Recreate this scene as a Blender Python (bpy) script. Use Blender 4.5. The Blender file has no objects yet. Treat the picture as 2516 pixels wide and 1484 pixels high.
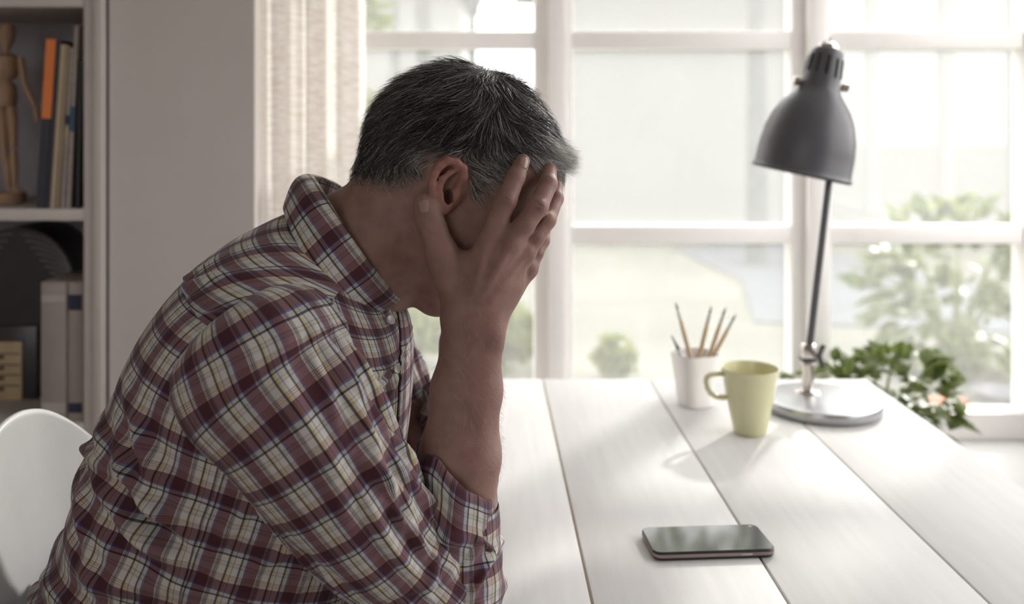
import bpy, bmesh, math, random
import numpy as np
from mathutils import Vector, Matrix

# ------------------------------------------------------------------ camera, world, sun, exposure
F_PX, CX, CY, CAM_Z = 2350.0, 1190.0, 285.0, 1.283
DESK_Z = 0.74
scene = bpy.context.scene
col = scene.collection

cam_data = bpy.data.cameras.new('camera')
cam = bpy.data.objects.new('camera', cam_data)
col.objects.link(cam)
cam.location = (0.0, 0.0, CAM_Z)
cam.rotation_euler = (math.pi / 2, 0, 0)
cam_data.sensor_width = 36.0
cam_data.lens = 36.0 * F_PX / 2516.0
cam_data.shift_x = (1258.0 - CX) / 2516.0
cam_data.shift_y = (CY - 742.0) / 2516.0
cam_data.clip_start = 0.02
cam_data.dof.use_dof = True
cam_data.dof.focus_distance = 1.03
cam_data.dof.aperture_fstop = 3.0
scene.camera = cam

world = bpy.data.worlds.new('daylight')
scene.world = world
world.use_nodes = True
wbg = world.node_tree.nodes['Background']
wbg.inputs['Color'].default_value = (1.0, 0.985, 0.985, 1)
wbg.inputs['Strength'].default_value = 2.4

sun_data = bpy.data.lights.new('sun', 'SUN')
sun = bpy.data.objects.new('sun', sun_data)
col.objects.link(sun)
sun_data.energy = 1.45
sun_data.angle = math.radians(3.0)
sun_data.color = (1.0, 0.97, 0.92)
sun.location = (3, 5, 4)
sun.rotation_euler = Vector((-0.54, -0.80, -0.51)).to_track_quat('-Z', 'Y').to_euler()

scene.view_settings.view_transform = 'Standard'
scene.view_settings.look = 'None'
scene.view_settings.gamma = 1.0
scene.view_settings.use_curve_mapping = False
scene.view_settings.exposure = 0.95
scene.cycles.use_denoising = True
scene.cycles.max_bounces = 8
scene.cycles.diffuse_bounces = 5
scene.cycles.transparent_max_bounces = 12
scene.cycles.caustics_reflective = False
scene.cycles.caustics_refractive = False

rng = np.random.default_rng(7)
random.seed(7)


def P(px, py, Y):
    """photo pixel + distance -> point"""
    return np.array([(px - CX) / F_PX * Y, Y, CAM_Z - (py - CY) / F_PX * Y])


def proj(p):
    p = np.asarray(p)
    return CX + F_PX * p[..., 0] / p[..., 1], CY + F_PX * (CAM_Z - p[..., 2]) / p[..., 1]


# ------------------------------------------------------------------ materials
def new_mat(name):
    m = bpy.data.materials.new(name)
    m.use_nodes = True
    nt = m.node_tree
    return m, nt, nt.nodes['Principled BSDF']


def lnk(nt, a, b):
    nt.links.new(a, b)


def mat(name, color, rough=0.5, metal=0.0, spec=0.5, var=0.06, scale=30.0, bump=0.0, bump_scale=200.0, stretch=(1, 1, 1)):
    m, nt, b = new_mat(name)
    b.inputs['Roughness'].default_value = rough
    b.inputs['Metallic'].default_value = metal
    b.inputs['Specular IOR Level'].default_value = spec
    tc = nt.nodes.new('ShaderNodeTexCoord')
    mp = nt.nodes.new('ShaderNodeMapping')
    mp.inputs['Scale'].default_value = stretch
    lnk(nt, tc.outputs['Object'], mp.inputs['Vector'])
    n = nt.nodes.new('ShaderNodeTexNoise')
    n.inputs['Scale'].default_value = scale
    n.inputs['Detail'].default_value = 4
    lnk(nt, mp.outputs['Vector'], n.inputs['Vector'])
    r = nt.nodes.new('ShaderNodeValToRGB')
    c = np.array(color[:3])
    r.color_ramp.elements[0].position = 0.3
    r.color_ramp.elements[1].position = 0.7
    r.color_ramp.elements[0].color = (*np.clip(c * (1 - var), 0, 1), 1)
    r.color_ramp.elements[1].color = (*np.clip(c * (1 + var), 0, 1), 1)
    lnk(nt, n.outputs['Fac'], r.inputs['Fac'])
    lnk(nt, r.outputs['Color'], b.inputs['Base Color'])
    if bump:
        n2 = nt.nodes.new('ShaderNodeTexNoise')
        n2.inputs['Scale'].default_value = bump_scale
        n2.inputs['Detail'].default_value = 3
        lnk(nt, mp.outputs['Vector'], n2.inputs['Vector'])
        bm_ = nt.nodes.new('ShaderNodeBump')
        bm_.inputs['Strength'].default_value = bump
        bm_.inputs['Distance'].default_value = 0.001
        lnk(nt, n2.outputs['Fac'], bm_.inputs['Height'])
        lnk(nt, bm_.outputs['Normal'], b.inputs['Normal'])
    return m


def leaf_mat(name, centre, edge, trans=0.5):
    m, nt, b = new_mat(name)
    out = nt.nodes['Material Output']
    uv = nt.nodes.new('ShaderNodeUVMap')
    sp = nt.nodes.new('ShaderNodeSeparateXYZ')
    lnk(nt, uv.outputs['UV'], sp.inputs['Vector'])
    nz = nt.nodes.new('ShaderNodeTexNoise')
    nz.inputs['Scale'].default_value = 6
    lnk(nt, uv.outputs['UV'], nz.inputs['Vector'])
    ad = nt.nodes.new('ShaderNodeMath'); ad.operation = 'ADD'
    lnk(nt, sp.outputs['X'], ad.inputs[0])
    lnk(nt, nz.outputs['Fac'], ad.inputs[1])
    oi = nt.nodes.new('ShaderNodeObjectInfo')
    ad2 = nt.nodes.new('ShaderNodeMath'); ad2.operation = 'MULTIPLY_ADD'
    lnk(nt, oi.outputs['Random'], ad2.inputs[0]); ad2.inputs[1].default_value = 0.35
    lnk(nt, ad.outputs[0], ad2.inputs[2])
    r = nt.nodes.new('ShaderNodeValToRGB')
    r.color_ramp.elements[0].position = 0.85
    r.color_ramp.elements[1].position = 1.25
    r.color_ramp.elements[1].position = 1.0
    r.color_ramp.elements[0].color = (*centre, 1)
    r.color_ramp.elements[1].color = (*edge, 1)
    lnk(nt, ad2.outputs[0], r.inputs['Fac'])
    lnk(nt, r.outputs['Color'], b.inputs['Base Color'])
    b.inputs['Roughness'].default_value = 0.35
    t = nt.nodes.new('ShaderNodeBsdfTranslucent')
    lnk(nt, r.outputs['Color'], t.inputs['Color'])
    mx = nt.nodes.new('ShaderNodeMixShader')
    mx.inputs['Fac'].default_value = trans
    lnk(nt, b.outputs['BSDF'], mx.inputs[1])
    lnk(nt, t.outputs['BSDF'], mx.inputs[2])
    lnk(nt, mx.outputs['Shader'], out.inputs['Surface'])
    return m


def plaid_mat():
    m, nt, b = new_mat('plaid_cotton')
    W = (.50, .48, .445); K = (.022, .020, .028); R = (.058, .019, .026); N = (.035, .045, .15)
    YL = (.46, .37, .14); PK = (.34, .20, .21); BR = (.30, .17, .11); SL = (.17, .18, .26); TN = (.48, .41, .27)
    warp = [(0, N), (.035, W), (.055, K), (.063, W), (.083, K), (.091, W), (.108, K), (.155, W), (.288, N), (.294, W), (.300, N),
            (.308, W), (.345, YL), (.395, K), (.445, W), (.59, R), (.60, W), (.615, K), (.640, W), (.652, K), (.677, W), (.69, K),
            (.705, W), (.715, PK), (.73, R)]
    weft = [(0, N), (.03, SL), (.04, W), (.058, K), (.063, W), (.085, K), (.09, W), (.11, K), (.155, W), (.29, SL), (.31, TN), (.37, SL),
            (.38, W), (.39, SL), (.40, W), (.58, R), (.592, W), (.61, BR), (.64, W), (.655, BR), (.685, W), (.70, BR), (.72, W), (.735, R)]
    uv = nt.nodes.new('ShaderNodeUVMap')
    sp = nt.nodes.new('ShaderNodeSeparateXYZ')
    lnk(nt, uv.outputs['UV'], sp.inputs['Vector'])
    outs = []
    for ax, stops in (('X', warp), ('Y', weft)):
        mu = nt.nodes.new('ShaderNodeMath'); mu.operation = 'MULTIPLY'
        mu.inputs[1].default_value = 1 / 0.0435
        lnk(nt, sp.outputs[ax], mu.inputs[0])
        fr = nt.nodes.new('ShaderNodeMath'); fr.operation = 'FRACT'
        lnk(nt, mu.outputs[0], fr.inputs[0])
        r = nt.nodes.new('ShaderNodeValToRGB')
        cr = r.color_ramp
        cr.interpolation = 'CONSTANT'
        cr.elements[0].position = 0
        cr.elements[0].color = (*stops[0][1], 1)
        cr.elements.remove(cr.elements[1])
        for p_, c_ in stops[1:]:
            e = cr.elements.new(p_)
            e.color = (*c_, 1)
        lnk(nt, fr.outputs[0], r.inputs['Fac'])
        outs.append(r.outputs['Color'])
    mx = nt.nodes.new('ShaderNodeMix')
    mx.data_type = 'RGBA'
    mx.blend_type = 'MULTIPLY'
    mx.inputs['Factor'].default_value = 1.0
    lnk(nt, outs[0], mx.inputs[6])
    lnk(nt, outs[1], mx.inputs[7])
    gm = nt.nodes.new('ShaderNodeGamma')          # interwoven threads read as the geometric mean of the two
    gm.inputs['Gamma'].default_value = 0.5
    lnk(nt, mx.outputs[2], gm.inputs['Color'])
    lnk(nt, gm.outputs['Color'], b.inputs['Base Color'])
    b.inputs['Roughness'].default_value = 0.85
    b.inputs['Specular IOR Level'].default_value = 0.15
    b.inputs['Sheen Weight'].default_value = 0.15
    n = nt.nodes.new('ShaderNodeTexNoise')
    n.inputs['Scale'].default_value = 90
    n.inputs['Detail'].default_value = 3
    lnk(nt, uv.outputs['UV'], n.inputs['Vector'])
    bp = nt.nodes.new('ShaderNodeBump')
    bp.inputs['Strength'].default_value = 0.5
    bp.inputs['Distance'].default_value = 0.0022
    lnk(nt, n.outputs['Fac'], bp.inputs['Height'])
    lnk(nt, bp.outputs['Normal'], b.inputs['Normal'])
    return m


def skin_mat():
    m, nt, b = new_mat('skin')
    at = nt.nodes.new('ShaderNodeAttribute')
    at.attribute_name = 'tone'
    tc = nt.nodes.new('ShaderNodeTexCoord')
    n = nt.nodes.new('ShaderNodeTexNoise')
    n.inputs['Scale'].default_value = 45
    n.inputs['Detail'].default_value = 6
    lnk(nt, tc.outputs['Object'], n.inputs['Vector'])
    r = nt.nodes.new('ShaderNodeValToRGB')
    r.color_ramp.elements[0].position = 0.3
    r.color_ramp.elements[1].position = 0.72
    r.color_ramp.elements[0].color = (.205, .112, .092, 1)
    r.color_ramp.elements[1].color = (.285, .165, .135, 1)
    lnk(nt, n.outputs['Fac'], r.inputs['Fac'])
    mx = nt.nodes.new('ShaderNodeMix'); mx.data_type = 'RGBA'
    sp = nt.nodes.new('ShaderNodeSeparateColor')
    lnk(nt, at.outputs['Color'], sp.inputs['Color'])
    lnk(nt, sp.outputs['Red'], mx.inputs['Factor'])
    lnk(nt, r.outputs['Color'], mx.inputs[6])
    mx.inputs[7].default_value = (.055, .042, .038, 1)
    mx2 = nt.nodes.new('ShaderNodeMix'); mx2.data_type = 'RGBA'
    lnk(nt, sp.outputs['Green'], mx2.inputs['Factor'])
    lnk(nt, mx.outputs[2], mx2.inputs[6])
    mx2.inputs[7].default_value = (.30, .115, .09, 1)
    lnk(nt, mx2.outputs[2], b.inputs['Base Color'])
    b.inputs['Roughness'].default_value = 0.55
    b.inputs['Specular IOR Level'].default_value = 0.35
    b.inputs['Subsurface Weight'].default_value = 0.12
    b.inputs['Subsurface Radius'].default_value = (1.0, 0.35, 0.2)
    b.inputs['Subsurface Scale'].default_value = 0.006
    v = nt.nodes.new('ShaderNodeTexVoronoi')
    v.inputs['Scale'].default_value = 620
    lnk(nt, tc.outputs['Object'], v.inputs['Vector'])
    n3 = nt.nodes.new('ShaderNodeTexNoise')
    n3.inputs['Scale'].default_value = 160
    n3.inputs['Detail'].default_value = 4
    lnk(nt, tc.outputs['Object'], n3.inputs['Vector'])
    ad = nt.nodes.new('ShaderNodeMath'); ad.operation = 'ADD'
    lnk(nt, v.outputs['Distance'], ad.inputs[0])
    lnk(nt, n3.outputs['Fac'], ad.inputs[1])
    bp = nt.nodes.new('ShaderNodeBump')
    bp.inputs['Strength'].default_value = 0.22
    bp.inputs['Distance'].default_value = 0.0008
    lnk(nt, ad.outputs[0], bp.inputs['Height'])
    lnk(nt, bp.outputs['Normal'], b.inputs['Normal'])
    return m


def hair_mat():
    m, nt, b = new_mat('greying_hair')
    at = nt.nodes.new('ShaderNodeAttribute')
    at.attribute_name = 'tone'
    lnk(nt, at.outputs['Color'], b.inputs['Base Color'])
    b.inputs['Roughness'].default_value = 0.33
    b.inputs['Specular IOR Level'].default_value = 0.7
    return m


def curtain_mat():
    m, nt, b = new_mat('linen_curtain')
    out = nt.nodes['Material Output']
    tc = nt.nodes.new('ShaderNodeTexCoord')
    mp = nt.nodes.new('ShaderNodeMapping')
    mp.inputs['Scale'].default_value = (28, 28, 330)
    lnk(nt, tc.outputs['Object'], mp.inputs['Vector'])
    n = nt.nodes.new('ShaderNodeTexNoise')
    n.inputs['Scale'].default_value = 1
    n.inputs['Detail'].default_value = 5
    lnk(nt, mp.outputs['Vector'], n.inputs['Vector'])
    r = nt.nodes.new('ShaderNodeValToRGB')
    r.color_ramp.elements[0].position = 0.36
    r.color_ramp.elements[1].position = 0.6
    r.color_ramp.elements[0].color = (.77, .725, .67, 1)
    r.color_ramp.elements[1].color = (.93, .915, .89, 1)
    lnk(nt, n.outputs['Fac'], r.inputs['Fac'])
    lnk(nt, r.outputs['Color'], b.inputs['Base Color'])
    b.inputs['Roughness'].default_value = 0.9
    t = nt.nodes.new('ShaderNodeBsdfTranslucent')
    lnk(nt, r.outputs['Color'], t.inputs['Color'])
    mx = nt.nodes.new('ShaderNodeMixShader')
    mx.inputs['Fac'].default_value = 0.72
    lnk(nt, b.outputs['BSDF'], mx.inputs[1])
    lnk(nt, t.outputs['BSDF'], mx.inputs[2])
    lnk(nt, mx.outputs['Shader'], out.inputs['Surface'])
    return m


def pane_mat():
    """window glass with a translucent share that lays a bright haze over the garden"""
    m, nt, b = new_mat('haze_veil_glass')
    out = nt.nodes['Material Output']
    nt.nodes.remove(b)
    tr = nt.nodes.new('ShaderNodeBsdfTransparent')
    tr.inputs['Color'].default_value = (.97, .98, .97, 1)
    tl = nt.nodes.new('ShaderNodeBsdfTranslucent')
    tl.inputs['Color'].default_value = (.95, .95, .93, 1)
    gl = nt.nodes.new('ShaderNodeBsdfGlossy')
    gl.inputs['Roughness'].default_value = 0.02
    m1 = nt.nodes.new('ShaderNodeMixShader')
    m1.inputs['Fac'].default_value = 0.09  # translucent share imitates the washed-out haze over the view outside
    lnk(nt, tr.outputs['BSDF'], m1.inputs[1])
    lnk(nt, tl.outputs['BSDF'], m1.inputs[2])
    m2 = nt.nodes.new('ShaderNodeMixShader')
    m2.inputs['Fac'].default_value = 0.04
    lnk(nt, m1.outputs['Shader'], m2.inputs[1])
    lnk(nt, gl.outputs['BSDF'], m2.inputs[2])
    lnk(nt, m2.outputs['Shader'], out.inputs['Surface'])
    return m


M = dict(
    wall=mat('wall_paint', (.60, .55, .525), .9, spec=.2, var=.02, scale=6, bump=.15, bump_scale=260),
    ceiling=mat('ceiling_paint', (.75, .74, .72), .9, var=.02),
    floor=mat('floor_boards', (.36, .29, .23), .55, var=.2, scale=5, stretch=(1, 8, 1)),
    frame=mat('white_window_paint', (.93, .91, .89), .45, var=.015),
    sill=mat('white_sill_paint', (.78, .775, .77), .4, var=.015),
    desk=mat('white_stained_pine', (.66, .65, .645), .6, spec=.25, var=.035, scale=9, stretch=(9, .8, 1), bump=.12, bump_scale=120),
    deskside=mat('bare_pine_edge', (.62, .50, .34), .6, var=.12, scale=20),
    pane=pane_mat(),
    curtain=curtain_mat(),
    plaid=plaid_mat(),
    skin=skin_mat(),
    nail=mat('fingernail', (.30, .19, .16), .3, var=.05),
    hair=hair_mat(),
    lampgrey=mat('grey_lamp_enamel', (.085, .085, .095), .38, spec=.5, var=.03),
    lampbase=mat('grey_lamp_base', (.40, .40, .415), .30, metal=.75, spec=.6, var=.02),
    chrome=mat('chrome', (.62, .58, .55), .18, metal=1, var=.02),
    darksteel=mat('dark_steel', (.09, .085, .085), .35, metal=.6, var=.05),
    slot=mat('dark_slot', (.012, .012, .014), .8, var=.05),
    mug=mat('green_glaze', (.60, .58, .365), .22, spec=.5, var=.03),
    cup=mat('white_ceramic', (.84, .82, .81), .4, var=.02),
    wood=mat('pencil_wood', (.50, .36, .22), .5, var=.1, scale=60),
    steelgrey=mat('grey_metal', (.45, .45, .46), .35, metal=.5, var=.05),
    palewrap=mat('pale_tube', (.66, .65, .66), .4, var=.05),
    screen=mat('black_glass_screen', (.012, .012, .013), .06, spec=.9, var=.02),
    phonebody=mat('black_phone_body', (.018, .018, .022), .35, var=.05),
    phonerim=mat('bronze_rim', (.30, .24, .22), .35, metal=.8, var=.05),
    lens=mat('camera_lens', (.35, .34, .35), .2, var=.02),
    shell=mat('white_moulded_plastic', (.74, .74, .75), .42, var=.02, bump=.1, bump_scale=900),
    chairleg=mat('beech_leg', (.50, .34, .20), .5, var=.12, scale=40),
    shelf=mat('bookcase_paint', (.52, .475, .44), .6, var=.02),
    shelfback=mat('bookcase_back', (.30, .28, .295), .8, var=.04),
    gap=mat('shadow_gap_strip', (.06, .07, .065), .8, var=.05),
    manikin=mat('pale_manikin_wood', (.42, .27, .17), .55, var=.12, scale=40, stretch=(3, 3, .6)),
    orange=mat('orange_label', (.72, .20, .045), .6, var=.05),
    blackbook=mat('black_cover', (.022, .022, .032), .5, var=.1),
    beige=mat('beige_cover', (.46, .37, .25), .7, var=.08),
    tan=mat('tan_cover', (.33, .25, .17), .7, var=.08),
    greycover=mat('grey_cover', (.36, .31, .28), .7, var=.12, scale=80),
    blue=mat('blue_label', (.03, .10, .17), .6, var=.06),
    paper=mat('book_paper', (.55, .50, .42), .9, var=.06),
    boxfile=mat('pale_box_file', (.33, .285, .265), .7, var=.03),
    boxlabel=mat('pale_label', (.43, .385, .37), .7, var=.03),
    navy=mat('navy_label', (.022, .025, .055), .7, var=.05),
    radio=mat('dark_bakelite', (.026, .023, .026), .35, var=.08),
    ridge=mat('dark_grille_rib', (.19, .175, .185), .5, var=.08),
    dial=mat('cream_dial', (.50, .38, .22), .5, var=.1, scale=25),
    dialdark=mat('dial_print', (.10, .06, .05), .6, var=.1),
    trouser=mat('dark_denim', (.05, .06, .10), .85, var=.15, scale=300),
    shoe=mat('brown_leather', (.08, .045, .03), .45, var=.1),
    button=mat('pearly_button', (.62, .56, .55), .3, var=.05),
    pot=mat('terracotta_pot', (.45, .22, .13), .8, var=.08),
    soil=mat('dark_soil', (.04, .03, .02), .95, var=.2),
    stem=mat('green_stem', (.18, .22, .07), .7, var=.1),
    bark=mat('grey_bark', (.17, .17, .17), .9, var=.15, scale=12),
    lawn=mat('sunlit_lawn', (.205, .203, .175), .95, var=.10, scale=1.1, spec=.1),
    path=mat('pale_blue_paving', (.15, .155, .17), .8, var=.06, scale=2),
    house=mat('white_render', (.29, .288, .282), .9, var=.03, scale=1.5),
    dish=mat('grey_stone_dish', (.16, .16, .18), .7, var=.1),
    flower=mat('orange_petal', (.75, .17, .05), .6, var=.1),
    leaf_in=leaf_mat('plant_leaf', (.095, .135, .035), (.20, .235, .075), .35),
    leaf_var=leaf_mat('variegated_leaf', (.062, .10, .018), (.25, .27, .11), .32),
    leaf_far=leaf_mat('sunlit_tree_leaf', (.15, .19, .03), (.25, .28, .07), .5),
)


# ------------------------------------------------------------------ mesh helpers
def tag(o, label=None, cat=None, group=None, kind=None):
    if label: o['label'] = label
    if cat: o['category'] = cat
    if group: o['group'] = group
    if kind: o['kind'] = kind
    return o


def empty(name, loc=(0, 0, 0)):
    o = bpy.data.objects.new(name, None)
    o.empty_display_size = 0.05
    o.location = loc
    col.objects.link(o)
    return o


def world_loc(o):
    v = Vector((0, 0, 0))
    while o is not None:
        v = v + Vector(o.location)
        o = o.parent
    return v


def link_mesh(name, me, m, parent=None, smooth=True):
    o = bpy.data.objects.new(name, me)
    if m is not None and not me.materials:
        me.materials.append(m)
    col.objects.link(o)
    if parent is not None:
        o.parent = parent
        o.location = -world_loc(parent)
    if smooth:
        me.polygons.foreach_set('use_smooth', np.ones(len(me.polygons), dtype=bool))
    return o


def np_mesh(name, V, quads=None, tris=None):
    V = np.asarray(V, dtype=np.float32).reshape(-1, 3)
    me = bpy.data.meshes.new(name)
    nq = 0 if quads is None else len(quads)
    nt_ = 0 if tris is None else len(tris)
    me.vertices.add(len(V))
    me.vertices.foreach_set('co', V.ravel())
    loops = []
    if nq: loops.append(np.asarray(quads, dtype=np.int32).ravel())
    if nt_: loops.append(np.asarray(tris, dtype=np.int32).ravel())
    L = np.concatenate(loops)
    me.loops.add(len(L))
    me.loops.foreach_set('vertex_index', L)
    starts = np.concatenate([np.arange(nq) * 4, nq * 4 + np.arange(nt_) * 3]).astype(np.int32)
    me.polygons.add(nq + nt_)
    me.polygons.foreach_set('loop_start', starts)
    me.update(calc_edges=True)
    return me


class MB:
    """collects simple shapes into one bmesh"""
    def __init__(s):
        s.bm = bmesh.new()

    def box(s, a, b, rot=None, piv=None):
        a = np.minimum(a, b).astype(float), np.maximum(a, b).astype(float)
        lo, hi = a
        vs = [s.bm.verts.new((x, y, z)) for x in (lo[0], hi[0]) for y in (lo[1], hi[1]) for z in (lo[2], hi[2])]
        for f in ((0, 1, 3, 2), (4, 6, 7, 5), (0, 4, 5, 1), (2, 3, 7, 6), (0, 2, 6, 4), (1, 5, 7, 3)):
            s.bm.faces.new([vs[i] for i in f])
        if rot is not None:
            bmesh.ops.rotate(s.bm, verts=vs, cent=Vector(piv), matrix=rot)
        return s

    def loft(s, rings, closed=True, cap=True):
        R = [[s.bm.verts.new(tuple(p)) for p in r] for r in rings]
        n = len(R[0])
        for a, b in zip(R[:-1], R[1:]):
            for i in range(n if closed else n - 1):
                j = (i + 1) % n
                s.bm.faces.new((a[i], a[j], b[j], b[i]))
        if cap and closed:
            s.bm.faces.new(R[0][::-1])
            s.bm.faces.new(R[-1])
        return s

    def lathe(s, prof, origin=(0, 0, 0), axis=(0, 0, 1), n=32, cap=True):
        ax = Vector(axis).normalized()
        u = ax.orthogonal().normalized()
        w = ax.cross(u)
        o = Vector(origin)
        rings = []
        for t, r in prof:
            rings.append([o + ax * t + (u * math.cos(2 * math.pi * i / n) + w * math.sin(2 * math.pi * i / n)) * max(r, 1e-5) for i in range(n)])
        return s.loft(rings, True, cap)

    def tube(s, pts, rad, n=8):
        pts = [Vector(p) for p in pts]
        rads = rad if hasattr(rad, '__len__') else [rad] * len(pts)
        rings = []
        prev = None
        for i, p in enumerate(pts):
            t = (pts[min(i + 1, len(pts) - 1)] - pts[max(i - 1, 0)]).normalized()
            if prev is None:
                u = t.orthogonal().normalized()
            else:
                u = (prev - t * prev.dot(t)).normalized()
            prev = u
            w = t.cross(u)
            rings.append([p + (u * math.cos(2 * math.pi * k / n) + w * math.sin(2 * math.pi * k / n)) * rads[i] for k in range(n)])
        return s.loft(rings)

    def build(s, name, m, parent=None, bevel=0.0, smooth=True, seg=2):
        bmesh.ops.recalc_face_normals(s.bm, faces=s.bm.faces[:])
        if bevel > 0:
            bmesh.ops.bevel(s.bm, geom=s.bm.edges[:], offset=bevel, segments=seg, affect='EDGES', profile=0.5)
        me = bpy.data.meshes.new(name)
        s.bm.to_mesh(me)
        s.bm.free()
        o = link_mesh(name, me, m, parent, False)
        if smooth:
            try:
                me.shade_smooth() if hasattr(me, 'shade_smooth') else None
            except Exception:
                pass
            me.polygons.foreach_set('use_smooth', np.ones(len(me.polygons), dtype=bool))
            try:
                me.set_sharp_from_angle(angle=math.radians(38))
            except Exception:
                pass
        return o


def box(name, a, b, m, parent=None, bevel=0.0, rot=None, piv=None):
    return MB().box(a, b, rot, piv).build(name, m, parent, bevel, smooth=bevel > 0)


def lathe(name, prof, m, parent=None, origin=(0, 0, 0), axis=(0, 0, 1), n=32):
    return MB().lathe(prof, origin, axis, n).build(name, m, parent)


def tube(name, pts, rad, m, parent=None, n=10):
    return MB().tube(pts, rad, n).build(name, m, parent)


def struct(o):
    o['kind'] = 'structure'
    return o


def catmull(Pk, n_):
    """resample rows of control arrays (k, ...) to n_ rows by Catmull-Rom"""
    Pk = np.asarray(Pk, float)
    k = len(Pk)
    t = np.linspace(0, k - 1, n_)
    i = np.minimum(t.astype(int), k - 2)
    f = (t - i).reshape((-1,) + (1,) * (Pk.ndim - 1))
    g = lambda j: Pk[np.clip(j, 0, k - 1)]
    a, b, c, d = g(i - 1), g(i), g(i + 1), g(i + 2)
    return .5 * (2 * b + (c - a) * f + (2 * a - 5 * b + 4 * c - d) * f ** 2 + (-a + 3 * b - 3 * c + d) * f ** 3)



# ------------------------------------------------------------------ the room
WY = 2.45                      # window plane
PIER_Y, PIER_X0, PIER_X1 = 1.82, -0.716, -0.4376
RX0, RX1, RY0, CEIL = -2.3, 1.55, -1.6, 2.55
WX0, WX1, WZ0, WZ1 = PIER_X1, 1.45, 0.464, 2.44

struct(box('floor', (RX0, RY0, -0.055), (RX1, 2.62, 0), M['floor']))
struct(box('ceiling', (RX0, RY0, CEIL), (RX1, 2.62, CEIL + .06), M['ceiling']))
struct(box('wall_left', (RX0 - .08, RY0, 0), (RX0, 2.62, CEIL), M['wall']))
# the right-hand wall, out of the frame, has a window added for fill light
SWY0, SWY1, SWZ0, SWZ1 = 0.35, 2.3, 0.85, 2.35
wr_ = MB()
for a, b in (((RY0, 0), (2.62, SWZ0)), ((RY0, SWZ1), (2.62, CEIL)), ((RY0, SWZ0), (SWY0, SWZ1)), ((SWY1, SWZ0), (2.62, SWZ1))):
    wr_.box((RX1, a[0], a[1]), (RX1 + .08, b[0], b[1]))
struct(wr_.build('wall_right', M['wall'], smooth=False))
fill_win3 = struct(empty('fill_window_3', (RX1 + .04, (SWY0 + SWY1) / 2, SWZ0)))
fill_win3['label'] = 'added unseen fill-light window in the right-hand wall'
for k in range(4):
    y_ = SWY0 + .025 + (SWY1 - SWY0 - .05) * k / 3
    box('sash_stile', (RX1 + .02, y_ - .025, SWZ0), (RX1 + .06, y_ + .025, SWZ1), M['frame'], fill_win3)
    if k < 3:
        for z_ in (SWZ0, SWZ1 - .05):
            box('rail', (RX1 + .02, y_ + .025, z_), (RX1 + .06, y_ + (SWY1 - SWY0 - .05) / 3 - .025, z_ + .05), M['frame'], fill_win3)
# the wall behind the camera gets a small unseen window, added to brighten the room
FWX0, FWX1, FWZ0, FWZ1 = -1.7, -0.6, 1.05, 2.2
wf = MB()
for a, b in (((RX0 - .08, 0), (RX1 + .08, FWZ0)), ((RX0 - .08, FWZ1), (RX1 + .08, CEIL)), ((RX0 - .08, FWZ0), (FWX0, FWZ1)), ((FWX1, FWZ0), (RX1 + .08, FWZ1))):
    wf.box((a[0], RY0 - .08, a[1]), (b[0], RY0, b[1]))
struct(wf.build('wall_front', M['wall'], smooth=False))
fill_win2 = struct(empty('fill_window_2', ((FWX0 + FWX1) / 2, RY0 - .04, FWZ0)))
fill_win2['label'] = 'small added fill-light window in the wall behind the viewer'
for k in range(3):
    x_ = FWX0 + .02 + (FWX1 - FWX0 - .04) * k / 2
    box('sash_stile', (x_ - .02, RY0 - .06, FWZ0), (x_ + .02, RY0 - .02, FWZ1), M['frame'], fill_win2)
    if k < 2:
        for z_ in (FWZ0, FWZ1 - .04):
            box('rail', (x_ + .02, RY0 - .06, z_), (x_ + (FWX1 - FWX0 - .04) / 2 - .02, RY0 - .02, z_ + .04), M['frame'], fill_win2)
wb = MB()
wb.box((RX0, 2.13, 0), (PIER_X0, 2.62, CEIL))
struct(wb.build('wall_back', M['wall'], smooth=False))
struct(box('wall_pier', (PIER_X0 + .002, PIER_Y, 0), (PIER_X1, 2.62, CEIL), M['wall']))
wu = MB()
wu.box((WX0, 2.43, 0), (RX1, 2.62, WZ0 - .034))
struct(wu.build('wall_under_window', M['wall'], smooth=False))
struct(box('wall_over_window', (WX0, 2.43, WZ1), (RX1, 2.62, CEIL), M['wall']))
struct(box('wall_window_side', (WX1, 2.40, WZ0 - .034), (RX1, 2.62, WZ1), M['wall']))
struct(box('trim_1', (WX0, 2.08, WZ0 - .034), (RX1, 2.43, WZ0), M['sill'], bevel=.004))
tag(bpy.data.objects['trim_1'], 'deep white painted window sill behind the desk')

win = empty('window_1', (0.5, WY, WZ0))
struct(win)
win['label'] = 'wide white casement window with horizontal glazing bars'


def wx(px): return (px - CX) / F_PX * WY
def wz(py): return CAM_Z - (py - CY) / F_PX * WY


posts = [(1312, 1407), (1940, 2037)]
edges = [WX0] + [v for a, b in posts for v in (wx(a), wx(b))] + [WX1]
# posts: a proud centre post between two slimmer sash stiles
for a, b in posts:
    xa, xb = wx(a), wx(b)
    box('window_post', (xa + .034, WY - .045, WZ0), (xb - .022, WY + .06, WZ1), M['frame'], win, bevel=.003)
    box('sash_stile', (xa, WY - .018, WZ0), (xa + .034, WY + .045, WZ1), M['frame'], win, bevel=.004)
    box('sash_stile', (xb - .022, WY - .018, WZ0), (xb, WY + .045, WZ1), M['frame'], win, bevel=.004)
box('sash_stile', (WX0, WY - .018, WZ0), (WX0 + .05, WY + .045, WZ1), M['frame'], win, bevel=.004)
box('sash_stile', (wx(2507), WY - .03, WZ0), (WX1, WY + .045, WZ1), M['frame'], win, bevel=.004)
bars = [(wz(1070), wz(1005)), (wz(597), wz(553)), (wz(121), wz(78)), (wz(-354), wz(-397)), (2.40, WZ1)]
secs = [(WX0 + .05, wx(1312)), (wx(1407), wx(1940)), (wx(2037), wx(2507))]
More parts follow.
